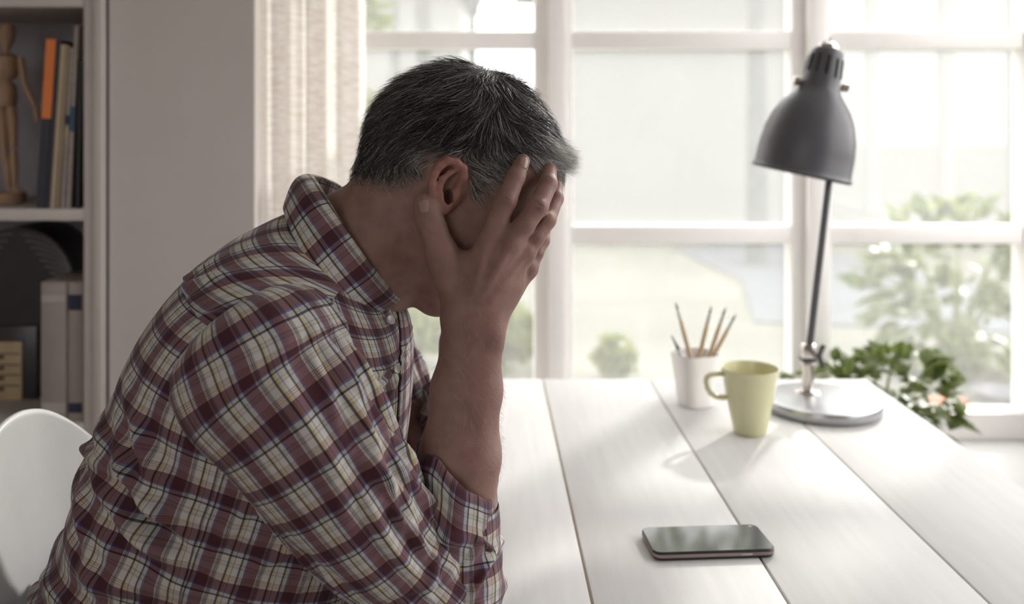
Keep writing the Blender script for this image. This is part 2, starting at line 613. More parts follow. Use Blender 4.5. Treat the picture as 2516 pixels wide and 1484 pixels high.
for xa, xb in secs:
    for k, (z0, z1) in enumerate(bars):
        nm = 'bottom_rail' if k == 0 else ('top_rail' if k == 4 else 'glazing_bar')
        box(nm, (xa, WY - (.02 if k else .035), z0), (xb, WY + .04, z1), M['frame'], win, bevel=.004)
    for (za, zb), (zc, zd) in zip(bars[:-1], bars[1:]):
        box('pane', (xa - .004, WY + .018, zb - .004), (xb + .004, WY + .021, zc + .004), M['pane'], win)

# curtain: one rippled sheet hanging beside the pier
n, m_ = 160, 60
s = np.linspace(0, 1, n)
zz = np.linspace(0.03, 2.42, m_)
G = np.zeros((m_, n, 3))
G[:, :, 0] = (PIER_X1 + .006 + s * (-.250 - PIER_X1 - .006) + .006 * np.sin(s * 2 * np.pi * 3.4))[None, :]
G[:, :, 1] = (1.850 + .155 * s + .022 * np.sin(s * 2 * np.pi * 3.4 + 1.2) * np.minimum(1, s * 6) + .006 * np.sin(s * 2 * np.pi * 9))[None, :] + .003 * np.sin(zz * 3)[:, None]
G[:, :, 2] = zz[:, None]
idx = np.arange(n * m_).reshape(m_, n)
q = np.stack([idx[:-1, :-1], idx[:-1, 1:], idx[1:, 1:], idx[1:, :-1]], -1).reshape(-1, 4)
cr = empty('curtain', (-.34, 1.94, 0))
tag(cr, 'sheer off-white linen curtain hanging in folds beside the grey wall', 'curtain')
link_mesh('drape', np_mesh('drape', G, q), M['curtain'], cr)
tube('curtain_rod', [(PIER_X1 + .002, 1.93, 2.43), (1.5, 1.93, 2.43)], .010, M['steelgrey'], cr)

# ------------------------------------------------------------------ outdoors
tag(struct(box('ground', (-40, -40, -.25), (40, 60, -.06), M['lawn'])), 'pale sunlit lawn outside the window')
bpy.data.objects['ground'].name = 'ground'
pth = MB()
pr = [[Vector((x, y, -.059)) for x, y in ((1.75, 6.2), (3.3, 5.9), (3.9, 7.2), (3.2, 10.2), (1.9, 9.6), (2.1, 7.8))]]
vs = [pth.bm.verts.new(p) for p in pr[0]]
vt = [pth.bm.verts.new(p + Vector((0, 0, .012))) for p in pr[0]]
pth.bm.faces.new(vt)
for i in range(6):
    pth.bm.faces.new((vs[i], vs[(i + 1) % 6], vt[(i + 1) % 6], vt[i]))
struct(pth.build('paved_path', M['path'], smooth=False))


def house(name, x0, x1, y0, y1, z, label):
    h = empty(name, ((x0 + x1) / 2, (y0 + y1) / 2, -.06))
    tag(h, label, 'house')
    box('house_wall', (x0, y0, -.06), (x1, y1, z), M['house'], h)
    mb = MB()
    ym = (y0 + y1) / 2
    mb.loft([[Vector((x, y0 - .3, z)), Vector((x, ym, z + .7)), Vector((x, y1 + .3, z))] for x in (x0 - .3, x1 + .3)])
    mb.build('roof', M['house'], h, smooth=False)
    return h


house('garden_house', .75, 9.0, 10.6, 14.5, 3.0, 'white rendered house wall standing behind the garden on the right')
house('garden_house', -11.0, -.4, 17.0, 22, 3.6, 'pale house standing far behind the trees on the left')


def leaf_mesh(name, mtl, w=.36, fold=.10):
    ts = [0, .2, .45, .7, 1.0]
    ws = [0.02, .75, 1.0, .7, 0.0]
    V, UV = [], []
    for t, k in zip(ts, ws):
        for sgn in (-1, 0, 1):
            V.append((t, sgn * k * w * .5, abs(sgn) * k * fold - .16 * t * t))
            UV.append((abs(sgn) * .55, t))
    Q = []
    for i in range(len(ts) - 1):
        for j in range(2):
            Q.append((3 * i + j, 3 * i + j + 1, 3 * i + j + 4, 3 * i + j + 3))
    me = np_mesh(name, V, Q)
    me.materials.append(mtl)
    uvl = me.uv_layers.new(name='UVMap')
    li = np.zeros(len(me.loops), dtype=np.int32)
    me.loops.foreach_get('vertex_index', li)
    uvl.data.foreach_set('uv', np.array(UV, dtype=np.float32)[li].ravel())
    me.polygons.foreach_set('use_smooth', np.ones(len(me.polygons), dtype=bool))
    return me


def add_leaf(me, parent, pos, d, size, roll):
    o = bpy.data.objects.new('leaf', me)
    col.objects.link(o)
    o.parent = parent
    d = Vector(d).normalized()
    qx = d.to_track_quat('X', 'Z')
    o.rotation_mode = 'QUATERNION'
    from mathutils import Quaternion
    o.rotation_quaternion = qx @ Quaternion((1, 0, 0), roll)
    o.scale = (size, size, size)
    o.location = Vector(pos) - world_loc(parent)
    return o


def bush(root, centre, radii, nleaf, size, me, stems=7, base=None, seed=1):
    r_ = random.Random(seed)
    c = Vector(centre)
    b = Vector(base) if base is not None else c - Vector((0, 0, radii[2]))
    for k in range(stems):
        a = 2 * math.pi * k / stems + r_.random()
        e = c + Vector((math.cos(a) * radii[0] * .55, math.sin(a) * radii[1] * .55, radii[2] * r_.uniform(-.1, .65)))
        mid = b.lerp(e, .5) + Vector((0, 0, radii[2] * .12))
        tube('stem', [b, b.lerp(mid, .5), mid, mid.lerp(e, .5), e], [.012 * size / .1, .010 * size / .1, .008 * size / .1, .006 * size / .1, .004 * size / .1], M['stem'], root, n=6)
    for k in range(nleaf):
        while True:
            v = Vector((r_.uniform(-1, 1), r_.uniform(-1, 1), r_.uniform(-1, 1)))
            if .25 < v.length < 1:
                break
        v = v.normalized() * (v.length ** .45)
        pos = c + Vector((v.x * radii[0], v.y * radii[1], v.z * radii[2]))
        d = Vector((v.x, v.y, v.z * .6 + .15)) + Vector((r_.uniform(-.7, .7), r_.uniform(-.7, .7), r_.uniform(-.6, .5)))
        add_leaf(me, root, pos, d, size * r_.uniform(.7, 1.3), r_.uniform(-.9, .9))


lm_var = leaf_mesh('broad_leaf', M['leaf_var'], .62)
lm_in = leaf_mesh('small_leaf', M['leaf_in'], .75)
lm_far = leaf_mesh('tree_leaf', M['leaf_far'], .5)

sh = empty('garden_shrub', (2.45, 5.0, -.06))
tag(sh, 'large variegated shrub outside the right-hand window pane', 'shrub')
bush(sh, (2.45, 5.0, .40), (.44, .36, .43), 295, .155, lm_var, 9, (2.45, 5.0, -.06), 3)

pp = empty('potted_plant', (.93, 2.24, WZ0))
tag(pp, 'small bushy green potted plant on the sill behind the lamp base', 'plant')
lathe('pot', [(0, .055), (.002, .057), (.08, .072), (.085, .078), (.105, .079), (.107, .074), (.09, .070), (.088, .01)], M['pot'], pp, (.93, 2.24, WZ0), n=28)
lathe('soil', [(.0, .066), (.004, .0)], M['soil'], pp, (.93, 2.24, WZ0 + .088), n=20)
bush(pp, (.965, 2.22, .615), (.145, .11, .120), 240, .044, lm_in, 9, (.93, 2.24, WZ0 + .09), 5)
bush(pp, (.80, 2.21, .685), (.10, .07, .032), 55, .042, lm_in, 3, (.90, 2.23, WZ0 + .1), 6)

dw = empty('garden_dish', (2.40, 4.47, -.06))
tag(dw, 'grey round stone dish lying on the ground below the shrub', 'dish')
lathe('bowl', [(0, .05), (.01, .07), (.05, .115), (.062, .12), (.062, .105), (.035, .06), (.03, .0)], M['dish'], dw, (2.40, 4.47, -.06), n=28)
for k, (fx, fy, w) in enumerate(((2.095, 4.42, .036), (2.20, 4.40, .026))):
    fl = empty('garden_flower', (fx, fy, -.06))
    tag(fl, ['larger orange flower in front of the shrub', 'smaller orange flower in front of the shrub beside the grey dish'][k], 'flower')
    tube('stem', [(fx, fy, -.06), (fx, fy, -.045), (fx + .004, fy, -.035)], .003, M['stem'], fl, n=6)
    for a in range(6):
        t = a * math.pi / 3
        lathe('petal', [(-.016 * w / .03, .002), (-.008 * w / .03, .008 * w / .03), (.004, .011 * w / .03), (.012 * w / .03, .006 * w / .03), (.016 * w / .03, .001)], M['flower'], fl,
              (fx + math.cos(t) * w * .6, fy + math.sin(t) * w * .6, -.032), (math.cos(t), math.sin(t), .35), n=10)


def leaf_cloud(name, parent, blobs, nl, size, mtl, seed):
    g = np.random.default_rng(seed)
    V, T = [], []
    wts = np.array([b[1] ** 3 for b in blobs]); wts /= wts.sum()
    which = g.choice(len(blobs), nl, p=wts)
    c = np.array([b[0] for b in blobs])[which]
    r = np.array([b[1] for b in blobs])[which]
    v = g.normal(size=(nl, 3)); v /= np.linalg.norm(v, axis=1)[:, None]
    pos = c + v * (r * g.random(nl) ** .4)[:, None]
    d = g.normal(size=(nl, 3)); d /= np.linalg.norm(d, axis=1)[:, None]
    e = np.cross(d, g.normal(size=(nl, 3))); e /= np.linalg.norm(e, axis=1)[:, None]
    sz = size * g.uniform(.7, 1.3, nl)[:, None]
    A = pos - d * sz; B = pos + e * sz * .45; C = pos + d * sz; D = pos - e * sz * .45
    V = np.stack([A, B, C, D], 1).reshape(-1, 3)
    Q = np.arange(nl * 4).reshape(-1, 4)
    me = np_mesh(name, V, Q)
    uvl = me.uv_layers.new(name='UVMap')
    uvl.data.foreach_set('uv', np.tile(np.array([.0, 0, .5, .5, .1, 1, .5, .5], dtype=np.float32), nl))
    o = link_mesh(name, me, mtl, parent, False)
    o['kind'] = 'stuff'
    return o


def tree(x, y, r, blobs, label, seed, nl=1400, lean=0.0):
    t = empty('garden_tree', (x, y, -.06))
    tag(t, label, 'tree', 'trees in the garden')
    tube('trunk', [(x, y, -.06), (x + lean * .3, y, 1.2), (x + lean * .5, y, 2.2), (x + lean, y, 4.2)], [r * 1.15, r, r * .9, r * .6], M['bark'], t, n=10)
    for bx, bz in ((-.7, 3.6), (.6, 3.3)):
        tube('branch', [(x + lean * .6, y, 2.6), (x + bx * .5, y, 3.1), (x + bx, y, bz)], [r * .5, r * .4, r * .2], M['bark'], t, n=6)
    leaf_cloud('foliage', t, blobs, nl, .07, M['leaf_far'], seed)


tree(-.86, 9.2, .055, [((-.9, 9.2, 3.6), .8), ((-.3, 9.3, 3.2), .5)], 'slim grey tree trunk nearest the curtain', 1)
tree(-.33, 6.6, .066, [((-.5, 6.6, 3.1), .5), ((-.05, 6.7, 2.8), .4)], 'thicker leaning tree trunk above the man\'s head', 2, lean=-.2)
tree(-.16, 12.6, .07, [((-.9, 12.6, 4.2), .6), ((-.7, 12.6, 3.5), .4)], 'thin tree trunk right of the thick leaning one', 3)
tree(2.45, 8.6, .09, [((2.2, 8.6, 5.0), 1.2), ((3.0, 8.6, 4.4), .8), ((1.4, 8.6, 4.5), .8)], 'tall grey-trunked tree in front of the white house', 5, 2600)
tree(-.98, 5.0, .036, [((-.68, 5.0, 1.82), .22), ((-.60, 5.0, 1.30), .12), ((-.9, 5.0, 2.2), .4)], 'leafy yellow-green tree partly hidden by the curtain', 4, 900)


def garden_bush(x, y, r, label, seed, nl=420):
    t = empty('garden_bush', (x, y, -.06))
    tag(t, label, 'bush', 'low bushes on the lawn')
    leaf_cloud('foliage', t, [((x, y, r * .9), r), ((x + r * .6, y, r * .6), r * .6), ((x - r * .6, y, r * .55), r * .6)], nl, .06, M['leaf_far'], seed)
    for k in range(4):
        tube('stem', [(x + (k - 1.5) * .02, y, -.06), (x + (k - 1.5) * .08, y, r * .8)], .008, M['stem'], t, n=5)


garden_bush(-.44, 5.1, .24, 'low yellow-green bush behind the shirt front', 11)
garden_bush(.10, 5.0, .17, 'low yellow-green bush right of the forearm', 12)
garden_bush(.66, 4.85, .085, 'small flat bush on the lawn left of the pen cup', 13, 240)

# ------------------------------------------------------------------ desk
DX0, DX1, DY0, DY1 = -0.105, 0.787, 0.45, 1.975
desk = empty('desk', ((DX0 + DX1) / 2, 1.2, 0))
tag(desk, 'white plank-topped wooden desk under the lamp and phone', 'desk')
sx = [DX0, .1205, .3395, .5635, DX1]
for k in range(4):
    g = .0016
    box('plank', (sx[k] + (g if k else 0), DY0, DESK_Z - .03), (sx[k + 1] - (g if k < 3 else 0), DY1, DESK_Z), M['desk'], desk, bevel=.0016)
for k in (1, 2, 3):
    box('groove_strip', (sx[k] - .006, DY0 + .004, DESK_Z - .032), (sx[k] + .006, DY1 - .004, DESK_Z - .006), M['deskside'], desk)
for y in (DY0 + .05, DY1 - .07):
    box('apron', (DX0 + .06, y, DESK_Z - .08), (DX1 - .06, y + .02, DESK_Z - .031), M['desk'], desk, bevel=.002)
for x in (DX0 + .05, DX1 - .07):
    box('apron', (x, DY0 + .08, DESK_Z - .08), (x + .02, DY1 - .08, DESK_Z - .031), M['desk'], desk, bevel=.002)
for x in (DX0 + .035, DX1 - .085):
    for y in (DY0 + .03, DY1 - .08):
        box('leg', (x, y, 0), (x + .05, y + .05, DESK_Z - .031), M['desk'], desk, bevel=.003)

# ------------------------------------------------------------------ desk lamp
lampo = (.626, 1.772, DESK_Z)
lamp = empty('desk_lamp', lampo)
tag(lamp, 'dark grey metal desk lamp with round base on the desk', 'lamp')
lathe('base', [(0, .098), (.0015, .1035), (.004, .105), (.018, .105), (.0205, .1035), (.0225, .098), (.027, .05), (.028, .0)], M['lampbase'], lamp, lampo, n=72)
fx = P(1985, 958, 1.79); fz = DESK_Z + .026
mx_, my_ = fx[0], 1.79
lathe('flange', [(0, .0235), (.002, .0245), (.005, .022), (.006, .012), (.014, .009)], M['chrome'], lamp, (mx_, my_, fz), n=32)
tube('post', [(mx_, my_, fz + .004), (mx_, my_, fz + .055)], [.0115, .0105], M['chrome'], lamp, n=20)
box('joint', (mx_ - .0125, my_ - .011, fz + .052), (mx_ + .0125, my_ + .011, fz + .092), M['chrome'], lamp, bevel=.004)
box('joint_slot', (mx_ - .0135, my_ - .012, fz + .058), (mx_ + .0128, my_ + .0122, fz + .066), M['darksteel'], lamp, bevel=.001)
wn = MB()
wc = Vector((mx_ + .020, my_ - .004, fz + .070))
wn.tube([wc - Vector((.010, 0, 0)), wc], .005, 10)
wn.tube([wc, wc + Vector((.004, 0, .012)), wc + Vector((.009, 0, .019))], [.0045, .0055, .0045], 8)
wn.tube([wc, wc + Vector((.003, 0, -.012)), wc + Vector((.007, 0, -.020))], [.0045, .0055, .0045], 8)
wn.build('wing_nut', M['darksteel'], lamp)
pb = Vector((mx_ + .003, my_, fz + .085)); ptp = Vector(P(2042, 400, 1.80)); pte = Vector(P(2046, 262, 1.81))
tube('pole', [pb, pb.lerp(ptp, .5), ptp, pte], .0065, M['lampgrey'], lamp, n=14)
sc_ = 1.80 / F_PX
rc = Vector(P(1968, 428, 1.765))
ax = Vector((.213, .0, .977)).normalized()
prof_px = [(0, 117), (3, 118.5), (7, 115.5), (14, 113.5), (60, 112.5), (100, 107.5), (135, 97), (165, 82), (188, 64), (203, 52), (215, 46.5), (235, 44), (292, 39), (302, 37), (309, 31), (312, 24)]
outer = [(t * sc_, r * sc_) for t, r in prof_px]
inner = [(t * sc_, (r - 2.4) * sc_) for t, r in prof_px[::-1][1:]]
shd = MB()
shd.lathe(outer + [((p_[0] - .0015), p_[1]) for p_ in inner], rc, ax, 64, cap=False)
shade = shd.build('lamp_shade', M['lampgrey'], lamp)
u_ = Vector((.977, 0, -.213)).normalized()
v_ = Vector((0, -1, 0))
for ang, t0, t1 in ((-40, 248, 292), (-8, 245, 290), (24, 240, 286), (56, 240, 286), (-72, 248, 290), (120, 244, 288), (180, 244, 288), (240, 244, 288)):
    a = math.radians(ang)
    dr = u_ * math.sin(a) + v_ * math.cos(a)
    q0 = rc + ax * (t0 * sc_) + dr * (43.3 * sc_)
    q1 = rc + ax * (t1 * sc_) + dr * (39.6 * sc_)
    tube('vent_slot', [q0, q0.lerp(q1, .5), q1], [.0026, .0028, .0026], M['slot'], shade, n=8)
lathe('top_cap', [(309 * sc_, 26 * sc_), (318 * sc_, 24 * sc_), (325 * sc_, 14 * sc_), (327 * sc_, 5 * sc_), (333 * sc_, 5 * sc_), (336 * sc_, 2 * sc_)], M['chrome'], lamp, rc, ax, n=24)
for sgn, t in ((-1, 218), (1, 226)):
    c0 = rc + ax * (t * sc_) + u_ * (sgn * 42 * sc_)
    lathe('shade_screw', [(0, 6 * sc_), (10 * sc_, 6 * sc_), (10 * sc_, 11 * sc_), (24 * sc_, 11 * sc_), (25 * sc_, 9 * sc_)], M['chrome'], lamp, c0, u_ * sgn, n=18)
    tube('yoke_arm', [c0 + u_ * (sgn * 5 * sc_), c0 + u_ * (sgn * 4 * sc_) - ax * .03 + Vector((0, .028, 0)), pte.lerp(c0, .25) + Vector((0, .03, -.012)), pte], .0035, M['chrome'], lamp, n=8)
lathe('bulb', [(60 * sc_, .004), (68 * sc_, .018), (90 * sc_, .028), (115 * sc_, .024), (140 * sc_, .013), (200 * sc_, .012)], M['cup'], lamp, rc, ax, n=20)

# ------------------------------------------------------------------ mug
mo = (.4555, 1.64, DESK_Z)
mug = empty('mug', mo)
tag(mug, 'pale green tapered ceramic mug in front of the lamp base', 'mug')
H_ = .112
prof = [(0, .024), (.001, .0265), (.004, .028), (.03, .0335), (.07, .0415), (H_ - .004, .0478), (H_ - .001, .0485), (H_, .0475), (H_ - .001, .0462), (H_ - .006, .0452), (.07, .038), (.02, .028), (.01, .022), (.009, .0)]
lathe('cup_body', prof, M['mug'], mug, mo, n=64)
hb = Vector(mo)
hp = [(-.040, .100), (-.052, .1015), (-.067, .1005), (-.0735, .096), (-.0755, .088), (-.073, .076), (-.067, .067), (-.058, .062), (-.047, .0605), (-.036, .0625)]
mbh = MB()
rings = []
for i, (hx, hz) in enumerate(hp):
    a, b = hp[max(0, i - 1)], hp[min(len(hp) - 1, i + 1)]
    t = Vector((b[0] - a[0], 0, b[1] - a[1])).normalized()
    nn = Vector((-t.z, 0, t.x))
    c = hb + Vector((hx, 0, hz))
    rings.append([c + nn * (.0045 * math.cos(2 * math.pi * k / 12)) + Vector((0, 1, 0)) * (.0075 * math.sin(2 * math.pi * k / 12)) for k in range(12)])
mbh.loft(rings)
mbh.build('handle', M['mug'], mug)

# ------------------------------------------------------------------ pen cup, brushes
co = Vector((.396, 1.80, DESK_Z))
cup = empty('pen_cup', co)
tag(cup, 'white squarish tapered cup holding brushes on the desk', 'cup')


def sq_ring(c, r, z, n=40, rot=.30, p=3.4):
    out = []
    for k in range(n):
        a = 2 * math.pi * k / n
        ca, sa = math.cos(a), math.sin(a)
        rr = r / (abs(ca) ** p + abs(sa) ** p) ** (1 / p)
        out.append(Vector((c.x + rr * math.cos(a + rot), c.y + rr * math.sin(a + rot), c.z + z)))
    return out


cm = MB()
cm.loft([sq_ring(co, r, z) for z, r in ((0, .0265), (.002, .0285), (.05, .034), (.096, .0400), (.098, .0395), (.097, .0375), (.05, .031), (.008, .026), (.008, .001))])
cm.build('cup_body', M['cup'], cup)
br = [((1660, 742), (1697, 880), 'brush', 'leftmost paintbrush leaning left in the white cup'),
      ((1748, 752), (1716, 885), 'brush', 'second paintbrush from the left in the white cup, nearly upright'),
      ((1783, 755), (1738, 890), 'brush', 'third paintbrush from the left in the white cup'),
      ((1808, 772), (1745, 890), 'brush', 'rightmost paintbrush leaning right in the white cup'),
      ((1650, 825), (1685, 890), 'tube', 'short pale pen poking out of the left side of the white cup')]
for k, (a, b, kd, lb) in enumerate(br):
    yy = 1.80 + (.006 * (k - 2) if kd == 'brush' else -.012)
    A = Vector(P(a[0], a[1], yy)); B = Vector(P(b[0], b[1], yy))
    d = (B - A).normalized()
    t_ = (DESK_Z + .02 - A.z) / d.z
    Bq = A + d * t_
    # keep the foot inside the cup
    off = Vector((Bq.x - co.x, Bq.y - co.y, 0))
    if off.length > .015:
        Bq = Vector((co.x, co.y, Bq.z)) + off.normalized() * .015
    R_ = empty('paintbrush' if kd == 'brush' else 'pen', Bq)
    tag(R_, lb, 'brush' if kd == 'brush' else 'pen')
    L = (Bq - A)
    at = lambda f: A + L * f
    if kd == 'brush':
        f1 = .02 / L.length * 1.0
        tube('handle', [at(.17), at(.3), at(.6), at(1.0)], [.0030, .0042, .0040, .0022], M['wood'], R_, n=10)
        tube('ferrule', [at(.075), at(.12), at(.175)], [.0026, .0030, .0033], M['steelgrey'], R_, n=10)
        tube('bristles', [at(0), at(.03), at(.08)], [.0004, .0018, .0026], M['darksteel'], R_, n=8)
    else:
        tube('barrel', [at(.22), at(.35), at(.7), at(1.0)], [.0045, .0070, .0070, .0070], M['palewrap'], R_, n=12)
        tube('tip', [at(0), at(.12), at(.23)], [.0012, .0022, .0042], M['darksteel'], R_, n=10)

# ------------------------------------------------------------------ phone
pc = Vector((.2805, 1.206, DESK_Z))
ph = empty('phone', pc)
tag(ph, 'black smartphone lying face up on the desk', 'phone')


def rrect(c, hx, hy, r, z, rot, n=8):
    out = []
    for cxq, cyq, a0 in ((hx - r, hy - r, 0), (-hx + r, hy - r, 90), (-hx + r, -hy + r, 180), (hx - r, -hy + r, 270)):
        for k in range(n + 1):
            a = math.radians(a0 + 90 * k / n)
            x, y = cxq + r * math.cos(a), cyq + r * math.sin(a)
            out.append(Vector((c.x + x * math.cos(rot) - y * math.sin(rot), c.y + x * math.sin(rot) + y * math.cos(rot), c.z + z)))
    return out


prt = math.radians(4)
PX_, PY_ = .0765, .0370
MB().loft([rrect(pc, PX_ - .004, PY_ - .004, .008, 0, prt), rrect(pc, PX_ - .0006, PY_ - .0006, .0105, .0022, prt), rrect(pc, PX_ - .0004, PY_ - .0004, .0105, .0042, prt)]).build('back_shell', M['phonebody'], ph)
MB().loft([rrect(pc, PX_, PY_, .011, .0042, prt), rrect(pc, PX_, PY_, .011, .0082, prt)]).build('metal_rim', M['phonerim'], ph)
MB().loft([rrect(pc, PX_ - .0002, PY_ - .0002, .011, .0082, prt), rrect(pc, PX_, PY_, .011, .0096, prt), rrect(pc, PX_ - .001, PY_ - .001, .010, .0108, prt)]).build('front_bezel', M['phonebody'], ph)
MB().loft([rrect(pc, PX_ - .0018, PY_ - .0018, .0095, .0106, prt), rrect(pc, PX_ - .0018, PY_ - .0018, .0095, .0111, prt)]).build('screen', M['screen'], ph)
lc = pc + Vector((math.cos(prt) * .066 - math.sin(prt) * .029, math.sin(prt) * .066 + math.cos(prt) * .029, .0110))
lathe('front_camera', [(0, .0021), (.0003, .0021), (.0004, .0)], M['lens'], ph, lc, n=16)
bc = pc + Vector((.038 + .0026, -PY_ + .0024, .0062))
box('side_button', bc - Vector((.007, .0008, .0012)), bc + Vector((.007, .0008, .0012)), M['boxlabel'], ph, bevel=.0004)

# ------------------------------------------------------------------ chair
ch = empty('shell_chair', (-.33, 1.12, 0))
tag(ch, 'white moulded shell chair the man sits on', 'chair')
pf = [(-.02, .455), (-.08, .468), (-.18, .452), (-.30, .440), (-.40, .448), (-.465, .48), (-.505, .54), (-.53, .64), (-.548, .76), (-.560, .865), (-.566, .924)]
pfn = np.array(pf)
pfd = catmull(pfn, 44)
td = np.linspace(0, 1, 44)
pxx, pzz = pfd[:, 0], pfd[:, 1]
NA = 41
aa = np.linspace(-1, 1, NA)
SH_C = catmull([(.19, .035, 0, 0), (.21, .045, .002, 0), (.225, .058, .006, 0), (.23, .068, .016, 0), (.228, .060, .035, 0), (.222, .035, .052, 0), (.212, .012, .060, .004), (.20, .002, .058, .020), (.185, 0, .050, .055), (.165, 0, .042, .095)], 44)
G = np.zeros((44, NA, 3))
for i in range(44):
    t = td[i]
    hw = SH_C[i, 0]; lift = SH_C[i, 1]; wrap = SH_C[i, 2]; drop = SH_C[i, 3]
    G[i, :, 0] = pxx[i] + wrap * np.abs(aa) ** 2.2
    G[i, :, 1] = 1.145 + hw * aa
    G[i, :, 2] = pzz[i] + lift * np.abs(aa) ** 2.5 - drop * np.abs(aa) ** 2.2
idx = np.arange(44 * NA).reshape(44, NA)
q = np.stack([idx[:-1, :-1], idx[:-1, 1:], idx[1:, 1:], idx[1:, :-1]], -1).reshape(-1, 4)
so = link_mesh('seat_shell', np_mesh('seat_shell', G, q), M['shell'], ch)
sm = so.modifiers.new('thick', 'SOLIDIFY'); sm.thickness = .006; sm.offset = 0
for sxx in (-.12, -.42):
    for syy in (.97, 1.29):
        tube('leg', [(sxx + (.10 if sxx > -.2 else -.0) * 0 + (-.28 - sxx) * .25, 1.13 + (syy - 1.13) * .65, .425), (sxx + (sxx + .27) * .35, 1.13 + (syy - 1.13) * 1.25, 0.001)], [.014, .010], M['chairleg'], ch, n=12)
tube('brace', [(-.20, 1.03, .34), (-.36, 1.23, .34)], .005, M['darksteel'], ch, n=8)
tube('brace', [(-.20, 1.23, .34), (-.36, 1.03, .34)], .005, M['darksteel'], ch, n=8)

# ------------------------------------------------------------------ bookcase
BY0, BY1 = 1.80, 2.11


def bx(px_, Y=BY0): return (px_ - CX) / F_PX * Y
def bz(py_, Y=BY0): return CAM_Z - (py_ - CY) / F_PX * Y


BXL, BXR = -1.95, bx(250)
bk = empty('bookcase', ((BXL + BXR) / 2, 1.95, 0))
tag(bk, 'tall off-white open bookcase beside the grey wall', 'bookcase')
box('side_panel', (bx(203), BY0 + .004, 0), (bx(226), BY1, 2.3), M['shelf'], bk, bevel=.001)
box('side_panel', (BXL, BY0 + .004, 0), (BXL + .018, BY1, 2.3), M['shelf'], bk, bevel=.001)
box('edge_trim', (bx(226), BY0, 0), (bx(250), BY1, 2.3), M['shelf'], bk, bevel=.003)
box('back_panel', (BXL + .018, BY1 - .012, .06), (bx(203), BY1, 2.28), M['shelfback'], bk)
SH1, SH2 = bz(514), bz(1040)
for zt in (SH1 + (SH1 - SH2) * 2, bz(-12), SH1, SH2, SH2 - .34, .08):
    box('shelf_board', (BXL + .018, BY0 + .002, zt - .022), (bx(203), BY1 - .012, zt), M['shelf'], bk, bevel=.0012)
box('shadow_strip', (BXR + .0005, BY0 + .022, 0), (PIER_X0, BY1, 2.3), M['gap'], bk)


def leaning_book(px_top, px_bot, py_top, wid_px, dep, mtl, name, label, parts=(), cat='book', Y=1.815, zb=SH1, page=True):
    """an upright book leaning sideways: foot and head given as spine centres in the photo"""
    s_ = F_PX / Y
    xb, xt = bx(px_bot, Y), bx(px_top, Y)
    zt = bz(py_top, Y)
    w = wid_px / s_
    ang = math.atan2(xt - xb, zt - zb)
    L = math.hypot(xt - xb, zt - zb)
    rise = abs(math.sin(ang)) * w / 2 + .0003
    o = empty(name, (xb, Y, zb))
    tag(o, label, cat, 'books on the upper shelf')
    rot = Matrix.Rotation(ang, 3, 'Y')
    piv = (xb, Y, zb + rise)
    c = .0018
    z0 = zb + rise
    box('cover', (xb - w / 2, Y, z0), (xb - w / 2 + c, Y + dep, z0 + L), mtl, o, rot=rot, piv=piv)
    box('cover', (xb + w / 2 - c, Y, z0), (xb + w / 2, Y + dep, z0 + L), mtl, o, rot=rot, piv=piv)
    box('spine', (xb - w / 2 + c, Y, z0), (xb + w / 2 - c, Y + .002, z0 + L), mtl, o, rot=rot, piv=piv)
    box('pages', (xb - w / 2 + c, Y + .0025, z0 + .003), (xb + w / 2 - c, Y + dep - .004, z0 + L - .003), M['paper'] if page else mtl, o, rot=rot, piv=piv)
    for f0, f1, mm in parts:
        box('spine_label', (xb - w / 2 - .0003, Y - .0008, z0 + L * f0), (xb + w / 2 + .0003, Y + .0002, z0 + L * f1), mm, o, rot=rot, piv=piv)
    return o


leaning_book(126, 99, 97, 23, .23, M['blackbook'], 'box_file', 'black file with a tall orange spine label', [(.53, 1.0, M['orange'])], 'file', page=False)
leaning_book(144.5, 117, 99, 9.5, .23, M['blackbook'], 'book', 'thin black book between the orange-labelled file and beige book')
leaning_book(155.3, 128.5, 110, 11, .21, M['beige'], 'book', 'beige spined book right of the thin black one')
leaning_book(166, 141, 112, 8.5, .21, M['tan'], 'book', 'tan spined book in the middle of the leaning row')
leaning_book(176.2, 153.4, 118, 8, .20, M['greycover'], 'book', 'mottled grey spined book, shorter than its right neighbour', [(.52, .58, M['navy']), (.44, .50, M['beige'])])
leaning_book(188.5, 167, 64, 10, .22, M['greycover'], 'book', 'tallest grey book in the leaning row', [(.42, .56, M['blue'])])
leaning_book(198, 190, 150, 7, .20, M['blackbook'], 'book', 'black book tight against the bookcase side', [])

# artist's manikin
my = 1.93


def mp(px_, py_): return Vector(P(px_, py_, my))


mk = empty('wooden_manikin', (mp(18, 505).x, my, SH1))
tag(mk, 'jointed wooden artist figure standing on the upper shelf', 'figurine')
g_ = 1.93 / F_PX


def blob(name, pts, rads, n=14):
    return tube(name, [mp(*p_) for p_ in pts], [r * g_ for r in rads], M['manikin'], mk, n=n)


